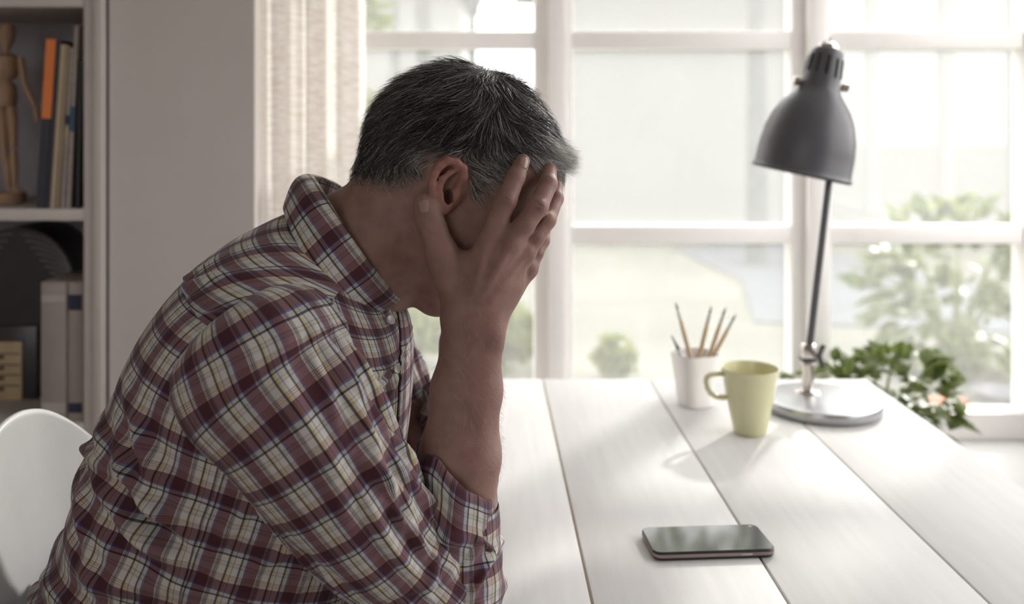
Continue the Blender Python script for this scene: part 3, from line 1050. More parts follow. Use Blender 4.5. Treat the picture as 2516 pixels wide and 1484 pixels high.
lathe('stand', [(0, .034), (.003, .036), (.020, .036), (.022, .034)], M['manikin'], mk, (mp(18, 505).x, my, SH1), n=28)
lathe('stand_rod', [(0, .003), (.15, .003)], M['steelgrey'], mk, (mp(10, 505).x, my + .02, SH1 + .02), n=8)
blob('head', [(18, 54), (18, 60), (17, 80), (16, 100), (15, 118), (15, 124)], [4, 15, 20, 18, 11, 6])
blob('neck', [(15, 120), (15, 136)], [7, 8])
blob('torso', [(15, 132), (15, 140), (15, 160), (14, 190), (14, 196)], [16, 28, 31, 25, 18])
blob('waist', [(14, 192), (14, 206)], [13, 13])
blob('pelvis', [(14, 204), (14, 212), (13, 240), (12, 260)], [18, 24, 28, 25])
for sg, sh_, el, wr, fg in ((1, (50, 142), (60, 205), (86, 262), (93, 300)), (-1, (-20, 142), (-34, 205), (-45, 268), (-50, 305))):
    mk_arm = blob('upper_arm', [sh_, ((sh_[0] + el[0]) / 2, (sh_[1] + el[1]) / 2), el], [8.5, 9.5, 7])
    blob('forearm', [(el[0], el[1] + 2), ((el[0] + wr[0]) / 2, (el[1] + wr[1]) / 2), wr], [7, 8.5, 5.5])
    blob('hand', [(wr[0] + 1, wr[1] + 2), ((wr[0] + fg[0]) / 2 + 1, (wr[1] + fg[1]) / 2), fg], [5, 8, 3.5])
for hp_, kn, an, ft in (((27, 262), (33, 365), (36, 455), (52, 474)), ((1, 262), (10, 368), (22, 462), (33, 480))):
    blob('thigh', [hp_, ((hp_[0] + kn[0]) / 2, (hp_[1] + kn[1]) / 2 - 20), kn], [12, 13, 8])
    blob('shin', [(kn[0], kn[1] + 3), ((kn[0] + an[0]) / 2, (kn[1] + an[1]) / 2 - 12), an], [8.5, 10.5, 6])
    blob('foot', [(an[0] - 2, an[1] + 6), (an[0] + 5, an[1] + 13), ft], [7, 9, 6])

# box files on the lower shelf
for k, (a, b, py_, lb, top, bot) in enumerate(((100, 163, 693, 'pale box file with light labels, left of the pair on the lower shelf', M['boxlabel'], M['boxlabel']),
                                               (166, 204, 693, 'pale box file with navy labels against the bookcase side', M['navy'], M['navy']))):
    Y = 1.812
    xa, xb, z1 = bx(a, Y), bx(b, Y), bz(py_, Y)
    o = empty('box_file', ((xa + xb) / 2, Y, SH2))
    tag(o, lb, 'file', 'box files on the lower shelf')
    box('file_case', (xa, Y, SH2 + .0004), (xb, Y + .125, z1), M['boxfile'], o, bevel=.002)
    for p0, p1, mm in ((724, 762, top) if k else (725, 742, top), (990, 1014, bot)):
        box('spine_label', (xa + .002, Y - .0012, bz(p1, Y)), (xb - .002, Y + .0004, bz(p0, Y)), mm, o)

# arched radio
Yr = 1.955
rc_ = Vector(P(40, 700, Yr))
rd = empty('radio', (rc_.x, Yr, SH2))
tag(rd, 'dark arched-top vintage radio with ribbed grille and cream dial', 'radio')
gr_ = Yr / F_PX
R0 = 140 * gr_
arch = [(R0 * math.cos(a), R0 * math.sin(a)) for a in np.linspace(0, math.pi, 33)]
zb_ = SH2 + .0004
ring = [(x, rc_.z + z) for x, z in arch] + [(-R0, zb_), (R0, zb_)]
mb = MB()
mb.loft([[Vector((rc_.x + x, y, z)) for x, z in ring] for y in (Yr + .005, Yr + .135)])
mb.build('radio_case', M['radio'], rd, bevel=.0, smooth=False)
for side in (-1, 1):
    for k in range(9):
        rr = R0 * (1.02 - .085 * k)
        cxr = rc_.x + side * R0 * .085 * k * .95
        pts = []
        for a in np.linspace(-62, 90, 26):
            x = cxr - side * rr * math.cos(math.radians(a)) * -1
            z = rc_.z + rr * .98 * math.sin(math.radians(a)) - R0 * .03 * k
            if (x - rc_.x) ** 2 + max(0, z - rc_.z) ** 2 < (R0 * .985) ** 2 and z > rc_.z - R0 * .70:
                pts.append((x, Yr + .004, z))
        if len(pts) > 3:
            tube('grille_rib', pts, .0020, M['ridge'], rd, n=6)
dx0, dx1 = P(-25, 840, Yr)[0], P(57, 840, Yr)[0]
dz0, dz1 = P(0, 1018, Yr)[2], P(0, 838, Yr)[2]
box('dial_frame', (P(-45, 0, Yr)[0], Yr - .002, P(0, 1030, Yr)[2]), (P(92, 0, Yr)[0], Yr + .006, P(0, 800, Yr)[2]), M['radio'], rd, bevel=.003)
box('dial_plate', (dx0, Yr - .006, dz0), (dx1, Yr, dz1), M['dial'], rd, bevel=.003)
for k, yy in enumerate((866, 893, 918, 944)):
    box('dial_line', (dx0 + .004, Yr - .0072, P(0, yy + 3, Yr)[2]), (dx1 - .004, Yr - .0058, P(0, yy, Yr)[2]), M['dialdark'], rd)
    box('preset_mark', (P(-5, 0, Yr)[0], Yr - .0078, P(0, yy + 14, Yr)[2]), (P(14, 0, Yr)[0], Yr - .0058, P(0, yy + 5, Yr)[2]), M['dialdark'], rd)
lathe('tuning_knob', [(0, .012), (.008, .011), (.009, .0)], M['dial'], rd, P(36, 1000, Yr - .006), (0, -1, 0), n=20)

# ------------------------------------------------------------------ the man: body surface from a distance field
Y0 = 1.12                        # his plane of symmetry
GH = 0.0015
GLO = np.array([-0.47, 0.895, 0.735])
GN = (np.array([0.60, Y0 - 0.895, 0.645]) / GH).round().astype(int) + 1
GLO[1] = Y0 - (GN[1] - 1) * GH


class Field:
    def __init__(s, src=None):
        s.A = np.full(tuple(GN), 0.06, dtype=np.float32) if src is None else src.A.copy()

    def block(s, lo, hi, pad):
        a = np.maximum(np.floor((np.asarray(lo) - pad - GLO) / GH).astype(int), 0)
        b = np.minimum(np.ceil((np.asarray(hi) + pad - GLO) / GH).astype(int) + 1, GN)
        if np.any(b <= a):
            return None, None
        ax_ = [((np.arange(a[i], b[i]) * GH + GLO[i]).astype(np.float32)) for i in range(3)]
        return tuple(slice(a[i], b[i]) for i in range(3)), (ax_[0][:, None, None], ax_[1][None, :, None], ax_[2][None, None, :])

    def comb(s, sl, d, k, sub=False):
        a = s.A[sl]
        if sub:
            d = -d
            h = np.maximum(k - np.abs(a - d), 0) / k
            s.A[sl] = np.maximum(a, d) + h * h * k * .25
        else:
            h = np.maximum(k - np.abs(a - d), 0) / k
            s.A[sl] = np.minimum(a, d) - h * h * k * .25

    def cone(s, p, q, r1, r2, k=.006, sub=False, pad=.022):
        p = np.asarray(p, float); q = np.asarray(q, float)
        rm = max(r1, r2)
        sl, X = s.block(np.minimum(p, q) - rm, np.maximum(p, q) + rm, pad)
        if sl is None: return
        d = q - p
        L2 = float(d @ d) + 1e-12
        t = ((X[0] - p[0]) * d[0] + (X[1] - p[1]) * d[1] + (X[2] - p[2]) * d[2]) / L2
        t = np.clip(t, 0, 1)
        dist = np.sqrt((X[0] - p[0] - t * d[0]) ** 2 + (X[1] - p[1] - t * d[1]) ** 2 + (X[2] - p[2] - t * d[2]) ** 2) - (r1 + (r2 - r1) * t)
        s.comb(sl, dist.astype(np.float32), k, sub)

    def chain(s, pts, rads, k=.004, kk=None):
        for i in range(len(pts) - 1):
            s.cone(pts[i], pts[i + 1], rads[i], rads[i + 1], k if (i or kk is None) else kk)

    def ell(s, c, rad, rot=0.0, k=.01, sub=False, pad=.022, yaw=0.0):
        """ellipsoid; rot turns it in the X-Z plane (positive lifts +X end)"""
        c = np.asarray(c, float); rad = np.asarray(rad, float)
        rm = rad.max()
        sl, X = s.block(c - rm, c + rm, pad)
        if sl is None: return
        x, y, z = X[0] - c[0], X[1] - c[1], X[2] - c[2]
        if yaw:
            x, y = x * math.cos(yaw) + y * math.sin(yaw), -x * math.sin(yaw) + y * math.cos(yaw)
        ca, sa = math.cos(rot), math.sin(rot)
        u = x * ca + z * sa
        w = -x * sa + z * ca
        k0 = np.sqrt((u / rad[0]) ** 2 + (y / rad[1]) ** 2 + (w / rad[2]) ** 2)
        k1 = np.sqrt((u / rad[0] ** 2) ** 2 + (y / rad[1] ** 2) ** 2 + (w / rad[2] ** 2) ** 2) + 1e-9
        s.comb(sl, (k0 * (k0 - 1) / k1).astype(np.float32), k, sub)


HD = Field()
c_ = lambda px_, py_, w=0.0: P(px_, py_, Y0 - w)
HD.ell(c_(1130, 388), (.106, .078, .108), 0, .01)
HD.ell(c_(1068, 385), (.075, .072, .080), .5, .02)
HD.ell(c_(1252, 452), (.048, .060, .062), -.7, .03)
HD.ell(c_(1195, 545), (.062, .064, .078), -.75, .03)           # mid face
HD.ell(c_(1120, 560), (.070, .066, .060), -.6, .03)
HD.cone(c_(1130, 620), c_(1085, 712), .045, .026, .03)
HD.cone(c_(1062, 590, .050), c_(1072, 712, .012), .020, .021, .03)   # jaw line
HD.ell(c_(1066, 728), (.020, .022, .017), .2, .012)             # chin
HD.ell(c_(1100, 740), (.012, .020, .008), .7, .008)             # lips
HD.ell(c_(1122, 728), (.011, .021, .008), .7, .008)
HD.cone(c_(1296, 560), c_(1232, 668), .010, .014, .014)         # nose
HD.ell(c_(1212, 668, .012), (.011, .010, .010), 0, .008)
HD.ell(c_(1300, 505, .022), (.012, .024, .010), -.7, .014)      # brow
HD.ell(c_(1285, 560, .033), (.013, .016, .013), -.7, .010, sub=True)
HD.ell(c_(1268, 556, .032), (.013, .014, .013), 0, .004)
HD.cone(c_(1005, 500), c_(850, 645), .062, .070, .035)          # neck
HD.cone(c_(965, 530, .025), c_(905, 690, .02), .040, .042, .03)
HD.cone(c_(1010, 520, .04), c_(900, 640, .035), .026, .026, .02)

BD = Field(HD)
# ear (his right; the field is mirrored)
e_ = lambda px_, py_, w: P(px_, py_, Y0 - w)
BD.ell(e_(1100, 450, .080), (.0215, .0085, .030), -.16, .006, yaw=.30)
BD.ell(e_(1103, 452, .0915), (.0150, .0125, .0225), -.16, .003, sub=True, yaw=.2)
BD.ell(e_(1102, 472, .0880), (.0105, .0110, .0120), -.1, .004, sub=True)
hel = [(1126, 458, .080), (1140, 436, .0825), (1139, 414, .085), (1122, 399, .087), (1101, 396, .089), (1081, 407, .091), (1067, 428, .092), (1060, 453, .092), (1064, 477, .090), (1076, 496, .087), (1088, 511, .084)]
BD.chain([e_(*p_) for p_ in hel], [.0036, .0040, .0042, .0044, .0044, .0044, .0042, .0040, .0038, .0040, .0052], .003)
BD.ell(e_(1092, 509, .083), (.0078, .0048, .0085), -.3, .004)
BD.chain([e_(*p_) for p_ in [(1094, 497, .086), (1081, 480, .088), (1079, 460, .089), (1088, 440, .089), (1104, 425, .087), (1122, 418, .085)]], [.0040, .0038, .0036, .0034, .0032, .0028], .003)
BD.ell(e_(1117, 480, .083), (.0055, .0045, .0075), .1, .004)
BD.ell(e_(1101, 484, .080), (.0050, .012, .0085), -.1, .003, sub=True)

# trunk, shoulders and upper arms, all under the shirt
S_ = np.array([-.225, .955, 1.035])
E_ = P(1108, 1452, .998)
BD.cone(c_(840, 650), c_(650, 850), .075, .10, .03)
BD.ell(c_(610, 900), (.085, .13, .11), .6, .03)
BD.cone(c_(760, 720, .02), S_, .05, .045, .03)
BD.cone(S_, E_, .046, .038, .02)
BD.cone(c_(600, 880), c_(480, 1120), .10, .09, .03)

# forearm: two bones side by side, muscle belly below
Wr = lambda px_, py_, Y: P(px_, py_, Y)
BD.cone(Wr(1138, 800, 1.022), Wr(1122, 960, 1.012), .0200, .0255, .012)
BD.cone(Wr(1192, 800, 1.022), Wr(1178, 960, 1.012), .0190, .0225, .012)
BD.cone(Wr(1122, 960, 1.012), Wr(1108, 1120, 1.004), .0255, .0315, .014)
BD.cone(Wr(1176, 960, 1.012), Wr(1158, 1120, 1.004), .0225, .0290, .014)
BD.cone(Wr(1108, 1120, 1.004), E_, .0315, .036, .014)
BD.cone(Wr(1158, 1120, 1.004), E_ + np.array([.008, 0, 0]), .0290, .034, .014)
BD.ell(Wr(1217, 838, 1.012), (.0085, .009, .012), 0, .010)      # wrist knob

# hand
HF = Field()
mc = {'i': ((1142, 762, 1.020), (1196, 606, 1.019)), 'm': ((1166, 764, 1.018), (1253, 600, 1.019)),
      'r': ((1188, 768, 1.020), (1287, 622, 1.033)), 'p': ((1205, 772, 1.028), (1296, 660, 1.050))}
for f_, r1, r2 in (('i', .0165, .0125), ('m', .0165, .0128), ('r', .0160, .0120), ('p', .0155, .0110)):
    HF.cone(P(*mc[f_][0]), P(*mc[f_][1]), r1, r2, .009)
HF.ell(P(1205, 692, 1.033), (.030, .011, .036), -.35, .012)
HF.cone(P(1150, 790, 1.022), P(1200, 700, 1.028), .021, .020, .014)
HF.cone(P(1192, 790, 1.024), P(1235, 700, 1.032), .018, .017, .014)
HF.cone(P(1128, 770, 1.022), P(1150, 690, 1.030), .018, .018, .014)
fing = {
    'i': ([(1196, 606, 1.019), (1222, 545, 1.021), (1243, 494, 1.025), (1267, 436, 1.036), (1284, 396, 1.047)], [.0122, .0112, .0116, .0100, .0082]),
    'm': ([(1253, 600, 1.019), (1288, 553, 1.021), (1321, 507, 1.028), (1347, 452, 1.050), (1350, 418, 1.070)], [.0126, .0112, .0114, .0100, .0082]),
    'r': ([(1287, 622, 1.033), (1314, 583, 1.036), (1342, 540, 1.044), (1364, 488, 1.068), (1366, 458, 1.086)], [.0118, .0104, .0106, .0092, .0078]),
    'p': ([(1296, 660, 1.050), (1314, 622, 1.056), (1330, 590, 1.066), (1338, 552, 1.084), (1338, 528, 1.096)], [.0106, .0092, .0092, .0080, .0068])}
for f_ in 'imrp':
    pts, rr = fing[f_]
    HF.chain([P(*p_) for p_ in pts], rr, .0035, .006)
HF.chain([P(1128, 742, 1.024), P(1098, 655, 1.026), P(1084, 618, 1.027), P(1062, 560, 1.030), P(1050, 522, 1.033), P(1043, 497, 1.035)], [.0185, .0172, .0160, .0142, .0136, .0112], .008)
HF.cone(P(1098, 655, 1.030), P(1180, 640, 1.028), .0130, .0115, .012)   # thumb web
# tendons and knuckles
for f_, a, b in (('i', (1160, 735, 1.0035), (1192, 615, 1.0065)), ('m', (1180, 735, 1.0025), (1248, 610, 1.0065)), ('r', (1205, 735, 1.005), (1282, 632, 1.0205))):
    HF.cone(P(*a), P(*b), .0022, .0030, .006)
for (px_, py_, Y), r_ in (((1197, 604, 1.0115), .0065), ((1255, 598, 1.0115), .0068), ((1292, 618, 1.0250), .0062), ((1300, 655, 1.0430), .0055),
                          ((1244, 492, 1.0165), .0058), ((1322, 505, 1.0195), .0058), ((1344, 538, 1.0365), .0052)):
    HF.ell(P(px_, py_, Y), (r_, r_ * .8, r_), 0, .006)
# skin creases over the finger joints
for (px_, py_, Y), ang in (((1244, 488, 1.0125), 25), ((1240, 499, 1.0125), 25), ((1248, 480, 1.0135), 25), ((1322, 500, 1.0155), 38), ((1316, 510, 1.0150), 38), ((1060, 566, 1.0155), -8), ((1062, 575, 1.0152), -8), ((1060, 556, 1.0158), -8)):
    c0 = P(px_, py_, Y)
    d0 = np.array([math.cos(math.radians(ang)), 0, math.sin(math.radians(ang)) * -1 * -1]) * .0065
    HF.cone(c0 - d0 * np.array([1, 1, -1]) * 1.0, c0 + d0 * np.array([1, 1, -1]), .0006, .0006, .0020, sub=True)
a, d = BD.A, HF.A
for k_, name in ((.0030, 'hand'),):
    # the wrist blends softly, the fingers only touch the face
    zz_ = (np.arange(GN[2]) * GH + GLO[2]).astype(np.float32)
    kz = np.where(zz_ < 1.10, .014, np.where(zz_ < 1.13, .014 - (zz_ - 1.10) / .03 * .0125, .0015)).astype(np.float32)[None, None, :]
    h = np.maximum(kz - np.abs(a - d), 0) / kz
    BD.A = np.minimum(a, d) - h * h * kz * .25
del a, d, h


def surface_nets(F, lo, h_):
    inside = F < 0
    nx, ny, nz = F.shape
    cnt = np.zeros((nx - 1, ny - 1, nz - 1), dtype=np.uint8)
    for dx in (0, 1):
        for dy in (0, 1):
            for dz in (0, 1):
                cnt += inside[dx:nx - 1 + dx, dy:ny - 1 + dy, dz:nz - 1 + dz]
    act = (cnt > 0) & (cnt < 8)
    I, J, K = np.nonzero(act)
    index = np.full(cnt.shape, -1, dtype=np.int32)
    index[I, J, K] = np.arange(len(I))
    del cnt, act
    cv = {}
    for dx in (0, 1):
        for dy in (0, 1):
            for dz in (0, 1):
                cv[(dx, dy, dz)] = F[I + dx, J + dy, K + dz]
    acc = np.zeros((len(I), 3)); num = np.zeros(len(I))
    corners = list(cv)
    for a_ in corners:
        for b_ in corners:
            df = [b_[i] - a_[i] for i in range(3)]
            if sum(df) == 1 and min(df) == 0:
                va, vb = cv[a_], cv[b_]
                m_ = (va < 0) != (vb < 0)
                t = np.where(m_, va / np.where(m_, va - vb, 1), 0)
                for i in range(3):
                    acc[:, i] += np.where(m_, a_[i] + t * df[i], 0)
                num += m_
    V = (np.stack([I, J, K], 1) + acc / num[:, None]) * h_ + lo
    Q = []
    for ax_ in range(3):
        sl0 = [slice(None)] * 3; sl1 = [slice(None)] * 3
        sl0[ax_] = slice(0, -1); sl1[ax_] = slice(1, None)
        s0, s1 = inside[tuple(sl0)], inside[tuple(sl1)]
        e = np.nonzero(s0 != s1)
        flip = s0[e]
        o1, o2 = (ax_ + 1) % 3, (ax_ + 2) % 3
        ok = (e[o1] > 0) & (e[o2] > 0) & (e[o1] < F.shape[o1] - 1) & (e[o2] < F.shape[o2] - 1)
        e = [x[ok] for x in e]; flip = flip[ok]
        def cell(a1, a2):
            c = [x.copy() for x in e]
            c[o1] = c[o1] - a1; c[o2] = c[o2] - a2
            return index[c[0], c[1], c[2]]
        quad = np.stack([cell(1, 1), cell(0, 1), cell(0, 0), cell(1, 0)], 1)
        quad[~flip] = quad[~flip][:, ::-1]
        Q.append(quad)
    return V, np.concatenate(Q)


A_half = BD.A
A_half[0], A_half[-1] = .05, .05
A_half[:, :, 0] = .05; A_half[:, :, -1] = .05
full = np.concatenate([A_half, A_half[:, -2::-1]], axis=1)
BV, BQ = surface_nets(full, GLO, GH)
del full

# two light smoothing passes
def smooth(V, Q, it=2, lam=.5):
    E = np.concatenate([Q[:, [0, 1]], Q[:, [1, 2]], Q[:, [2, 3]], Q[:, [3, 0]]])
    n_ = len(V)
    deg = np.bincount(E.ravel(), minlength=n_)
    for _ in range(it):
        S = np.stack([np.bincount(np.concatenate([E[:, 0], E[:, 1]]), weights=np.concatenate([V[E[:, 1], i], V[E[:, 0], i]]), minlength=n_) for i in range(3)], 1)
        V = V * (1 - lam) + lam * S / deg[:, None]
    return V


BV = smooth(BV, BQ, 2)


def samp(A, p):
    """trilinear sample of a half field at points (mirrored)"""
    q_ = p.copy()
    q_[:, 1] = Y0 - np.abs(q_[:, 1] - Y0)
    g = (q_ - GLO) / GH
    g = np.clip(g, 0, np.array(A.shape) - 1.001)
    i = g.astype(int); f = g - i
    out = 0
    for dx in (0, 1):
        for dy in (0, 1):
            for dz in (0, 1):
                w = (f[:, 0] if dx else 1 - f[:, 0]) * (f[:, 1] if dy else 1 - f[:, 1]) * (f[:, 2] if dz else 1 - f[:, 2])
                out = out + w * A[np.minimum(i[:, 0] + dx, A.shape[0] - 1), np.minimum(i[:, 1] + dy, A.shape[1] - 1), np.minimum(i[:, 2] + dz, A.shape[2] - 1)]
    return out


def grad(A, p, e=.003):
    g = np.stack([samp(A, p + np.eye(3)[i] * e) - samp(A, p - np.eye(3)[i] * e) for i in range(3)], 1)
    return g / (np.linalg.norm(g, axis=1)[:, None] + 1e-9)


def mirror_proj(p):
    q_ = np.array(p, dtype=float)
    q_[:, 1] = Y0 - np.abs(q_[:, 1] - Y0)
    return proj(q_)


def in_poly(x, y, poly):
    c = np.zeros(len(x), dtype=bool)
    n_ = len(poly)
    for i in range(n_):
        x1, y1 = poly[i]; x2, y2 = poly[(i + 1) % n_]
        m_ = ((y1 > y) != (y2 > y))
        xi = (x2 - x1) * (y - y1) / ((y2 - y1) if y2 != y1 else 1e-9) + x1
        c ^= m_ & (x < xi)
    return c


SCALP = [(838, 448), (890, 470), (950, 486), (1005, 480), (1043, 448), (1055, 405), (1085, 384), (1130, 386), (1150, 405), (1153, 450), (1158, 492), (1172, 490), (1190, 462),
         (1222, 438), (1265, 412), (1310, 396), (1350, 398), (1400, 400), (1440, 300), (1300, 60), (1000, 40), (800, 250)]
bpx, bpy_ = mirror_proj(BV)
hd = samp(HD.A, BV)
on_head = np.abs(hd) < .0022
sc_m = in_poly(bpx, bpy_, SCALP) & on_head
ear_m = (~on_head) & (bpx > 1040) & (bpx < 1160) & (bpy_ > 380) & (bpy_ < 530) & (np.abs(BV[:, 1] - Y0) > .074) & (np.abs(BV[:, 1] - Y0) < .1)
ear_m &= samp(HF.A, BV) > .004
tone = np.zeros((len(BV), 4), dtype=np.float32)
HL_ = np.array([(838, 440), (900, 462), (960, 476), (1010, 468), (1045, 436), (1058, 400), (1085, 382)], float)
tone[:, 0] = np.where(sc_m, .9, 0) * np.where(bpx < 1080, np.clip((np.interp(bpx, HL_[:, 0], HL_[:, 1]) + 4 - bpy_) / 70, 0, 1) ** .8, 1)
tone[:, 1] = np.where(ear_m, .45, 0)
tone[:, 3] = 1
# soften the scalp edge
E_l = np.concatenate([BQ[:, [0, 1]], BQ[:, [1, 2]], BQ[:, [2, 3]], BQ[:, [3, 0]]])
for _ in range(10):
    for ch_ in (0, 1):
        sm_ = np.bincount(np.concatenate([E_l[:, 0], E_l[:, 1]]), weights=np.concatenate([tone[E_l[:, 1], ch_], tone[E_l[:, 0], ch_]]), minlength=len(BV))
        dg_ = np.bincount(E_l.ravel(), minlength=len(BV))
        tone[:, ch_] = .4 * tone[:, ch_] + .6 * sm_ / dg_

man = empty('person', (-.33, Y0, 0.0))
tag(man, 'grey-haired man in a plaid shirt sitting with his face in both hands', 'person')
bme = np_mesh('body', BV, BQ)
ca_ = bme.color_attributes.new('tone', 'FLOAT_COLOR', 'POINT')
ca_.data.foreach_set('color', tone.ravel())
body = link_mesh('body', bme, M['skin'], man)
body['label'] = 'skin of head, neck, forearms and hands'

# ------------------------------------------------------------------ hair strands
def strands(name, roots, L, lift, dirs_fn, radius, tone_c, A, parent, steps=9, free=None, wave=.0, seed=0, drop=None):
    g = np.random.default_rng(seed)
    n_ = len(roots)
    p = roots.copy()
    pts = [p.copy()]
    ds = L / steps
    ph_ = g.uniform(0, 6.28, n_)
    for s_i in range(steps):
        f = (s_i + 1) / steps
        nrm = grad(A, p)
        t = dirs_fn(p, nrm, f)
        p = p + t * ds[:, None]
        v = samp(A, p)
        tgt = lift * f ** .8
        corr = (tgt - v)
        if free is not None:
            corr = corr * (1 - free * np.clip((f - .25) / .4, 0, 1))
        p = p + nrm * np.clip(corr, -.006, .006)[:, None]
        if drop is not None:
            p[:, 2] -= drop * ds * f
        pts.append(p.copy())
    C = np.stack(pts, 1)                                  # n, steps+1, 3
    if wave:
        f = np.linspace(0, 1, steps + 1)[None, :]
        w = g.normal(size=(n_, 1, 3))
        C += w * (wave * np.sin(f * 5 + ph_[:, None]) * f)[:, :, None]
    T = np.gradient(C, axis=1)
    T /= np.linalg.norm(T, axis=2)[:, :, None] + 1e-9
    ref = g.normal(size=(n_, 1, 3))
    U = np.cross(T, ref); U /= np.linalg.norm(U, axis=2)[:, :, None] + 1e-9
    Wv = np.cross(T, U)
    prof_ = np.interp(np.linspace(0, 1, steps + 1), [0, .1, .6, 1], [.8, 1, .85, .15])
    rad = radius[:, None] * prof_[None, :]
    S3 = []
    for k in range(3):
        a_ = 2 * math.pi * k / 3
        S3.append(C + (U * math.cos(a_) + Wv * math.sin(a_)) * rad[:, :, None])
    V = np.stack(S3, 2)                                   # n, s+1, 3, 3
    idx_ = np.arange(n_ * (steps + 1) * 3).reshape(n_, steps + 1, 3)
    qs = []
    for k in range(3):
        k2 = (k + 1) % 3
        qs.append(np.stack([idx_[:, :-1, k], idx_[:, :-1, k2], idx_[:, 1:, k2], idx_[:, 1:, k]], -1).reshape(-1, 4))
    me = np_mesh(name, V.reshape(-1, 3), np.concatenate(qs))
    at_ = me.color_attributes.new('tone', 'FLOAT_COLOR', 'POINT')
    cc = np.ones((n_, steps + 1, 3, 4), dtype=np.float32)
    cc[..., :3] = tone_c[:, None, None, :]
    at_.data.foreach_set('color', cc.ravel())
    o = link_mesh(name, me, M['hair'], parent)
    o['kind'] = 'stuff'
    return o


def noise3(p, freq, seed):
    g = np.random.default_rng(seed)
    out = np.zeros((len(p), 3))
    for _ in range(5):
        k = g.normal(size=(3, 3)) * freq
        out += np.sin(p @ k + g.uniform(0, 6.28, 3))
    return out / 2.2


# the cut fades out towards the nape and round the ear
HAIRLINE = np.array([(838, 440), (900, 462), (960, 476), (1010, 468), (1045, 436), (1058, 400), (1085, 382)], float)
yl = np.interp(bpx, HAIRLINE[:, 0], HAIRLINE[:, 1])
fade = np.where(bpx < 1080, np.clip((yl + 6 - bpy_) / 62, 0.0, 1), 1.0) ** 1.3
cand = np.nonzero(sc_m & (samp(HF.A, BV) > .004))[0]
NS = 19000
pw_ = np.clip(fade[cand], .03, 1)
pick = rng.choice(cand, NS, p=pw_ / pw_.sum())
roots = BV[pick] + rng.normal(size=(NS, 3)) * .0006
rx, ry = mirror_proj(roots)
nape = np.clip((ry - 375) / 70, 0, 1) * np.clip((1065 - rx) / 40, 0, 1)
temple = np.clip((ry - 345) / 50, 0, 1) * np.clip((rx - 1000) / 50, 0, 1)
front = np.clip((rx - 1270) / 70, 0, 1)
topz = np.clip((330 - ry) / 120, 0, 1)
Ln = .027 + .016 * topz + .020 * front
Ln = Ln * (1 - .80 * nape) * (1 - .30 * temple) * rng.uniform(.65, 1.2, NS)
lift = (.0062 + .0085 * topz + .004 * front) * (1 - .75 * nape) * (1 - .45 * temple) * rng.uniform(.25, 1.15, NS)
clump = noise3(roots, 95, 5)


def hair_dir(p, nrm, f):
    px_, py_ = mirror_proj(p)
    ss = lambda x: (lambda t: t * t * (3 - 2 * t))(np.clip(x, 0, 1))[:, None]
    fr_ = ss((px_ - 1110) / 210)
    d = (1 - fr_) * np.array([[-.86, 0, -.50]]) + fr_ * np.array([[.90, 0, -.42]])
    d = d + (fr_ * (1 - fr_) * 4) * np.array([[-.1, 0, -.5]])
    side_ = np.sign(p[:, 1] - Y0)[:, None] * np.array([[0, 1.0, 0]])
    d = d + .35 * side_ * ss((300 - py_) / 100)                      # falls to both sides from the crown
    tm_ = ss((py_ - 360) / 60) * ss((px_ - 1070) / 50)
    d = d * (1 - tm_) + tm_ * np.array([[.75, 0, -.62]])
    np_ = ss((py_ - 385) / 50) * ss((1060 - px_) / 40)
    d = d * (1 - np_) + np_ * np.array([[.35, 0, -.85]])
    d = d + .26 * clump + .13 * noise3(p, 260, 9)
    d = d - nrm * np.sum(d * nrm, 1)[:, None]
    return d / (np.linalg.norm(d, axis=1)[:, None] + 1e-6)


g_prob = .14 + .66 * temple + .50 * nape + .55 * front * np.clip((ry - 250) / 100, 0, 1) + .12 * topz  # temples and nape are grey; the front term paints in backlit whiteness
grey = rng.random(NS) < g_prob
val = np.where(grey, rng.uniform(.22, .58, NS), rng.uniform(.012, .045, NS))
tint = np.where(grey[:, None], np.array([[1.0, .97, .93]]), np.array([[1.0, .93, .90]]))
tone_c = (val[:, None] * tint).astype(np.float32)
hair = strands('hair', roots, Ln, lift, hair_dir, np.where(grey, .00020, .00024) * rng.uniform(.8, 1.3, NS), tone_c, HD.A, man, 9,
               free=front * .9, wave=.0016, seed=3, drop=front * .25)
# the fringe sticks out over the forehead
fr_c = np.nonzero(sc_m & (bpx > 1285) & (bpy_ > 300) & (np.abs(BV[:, 1] - Y0) < .05))[0]
NF = 2600
fp = BV[rng.choice(fr_c, NF)] + rng.normal(size=(NF, 3)) * .0006
tip = c_(1437, 402)
fl_ = rng.uniform(.55, 1.05, NF)
tip_j = rng.normal(size=(NF, 3)) * np.array([[.006, .012, .009]])


def fringe_dir(p, nrm, f):
    d = (tip + tip_j - p)
    d[:, 1] *= .35
    d = d / (np.linalg.norm(d, axis=1)[:, None] + 1e-6)
    d = d + .22 * noise3(fp, 120, 14) + .05 * noise3(p, 300, 15) + nrm * .16 * (1 - f) + np.array([[.15, 0, -.30]]) * f
    return d / (np.linalg.norm(d, axis=1)[:, None] + 1e-6)


fg_ = rng.random(NF) < .88
fv = np.where(fg_, rng.uniform(.38, .75, NF), rng.uniform(.015, .05, NF))  # mostly pale fringe strands: the backlight is put into their colour
fr_len = np.clip(np.linalg.norm(tip - fp, axis=1), .02, .055) * fl_
fringe = strands('fringe', fp, fr_len, np.full(NF, .004), fringe_dir, np.where(fg_, .00018, .00021) * rng.uniform(.8, 1.2, NF),
                 (fv[:, None] * np.array([[1.0, .97, .93]])).astype(np.float32), HD.A, hair, 8, free=np.full(NF, 1.0), wave=.0018, seed=13)
hair['label'] = 'short dark hair greying at the temples, with a fringe coloured pale as if backlit'

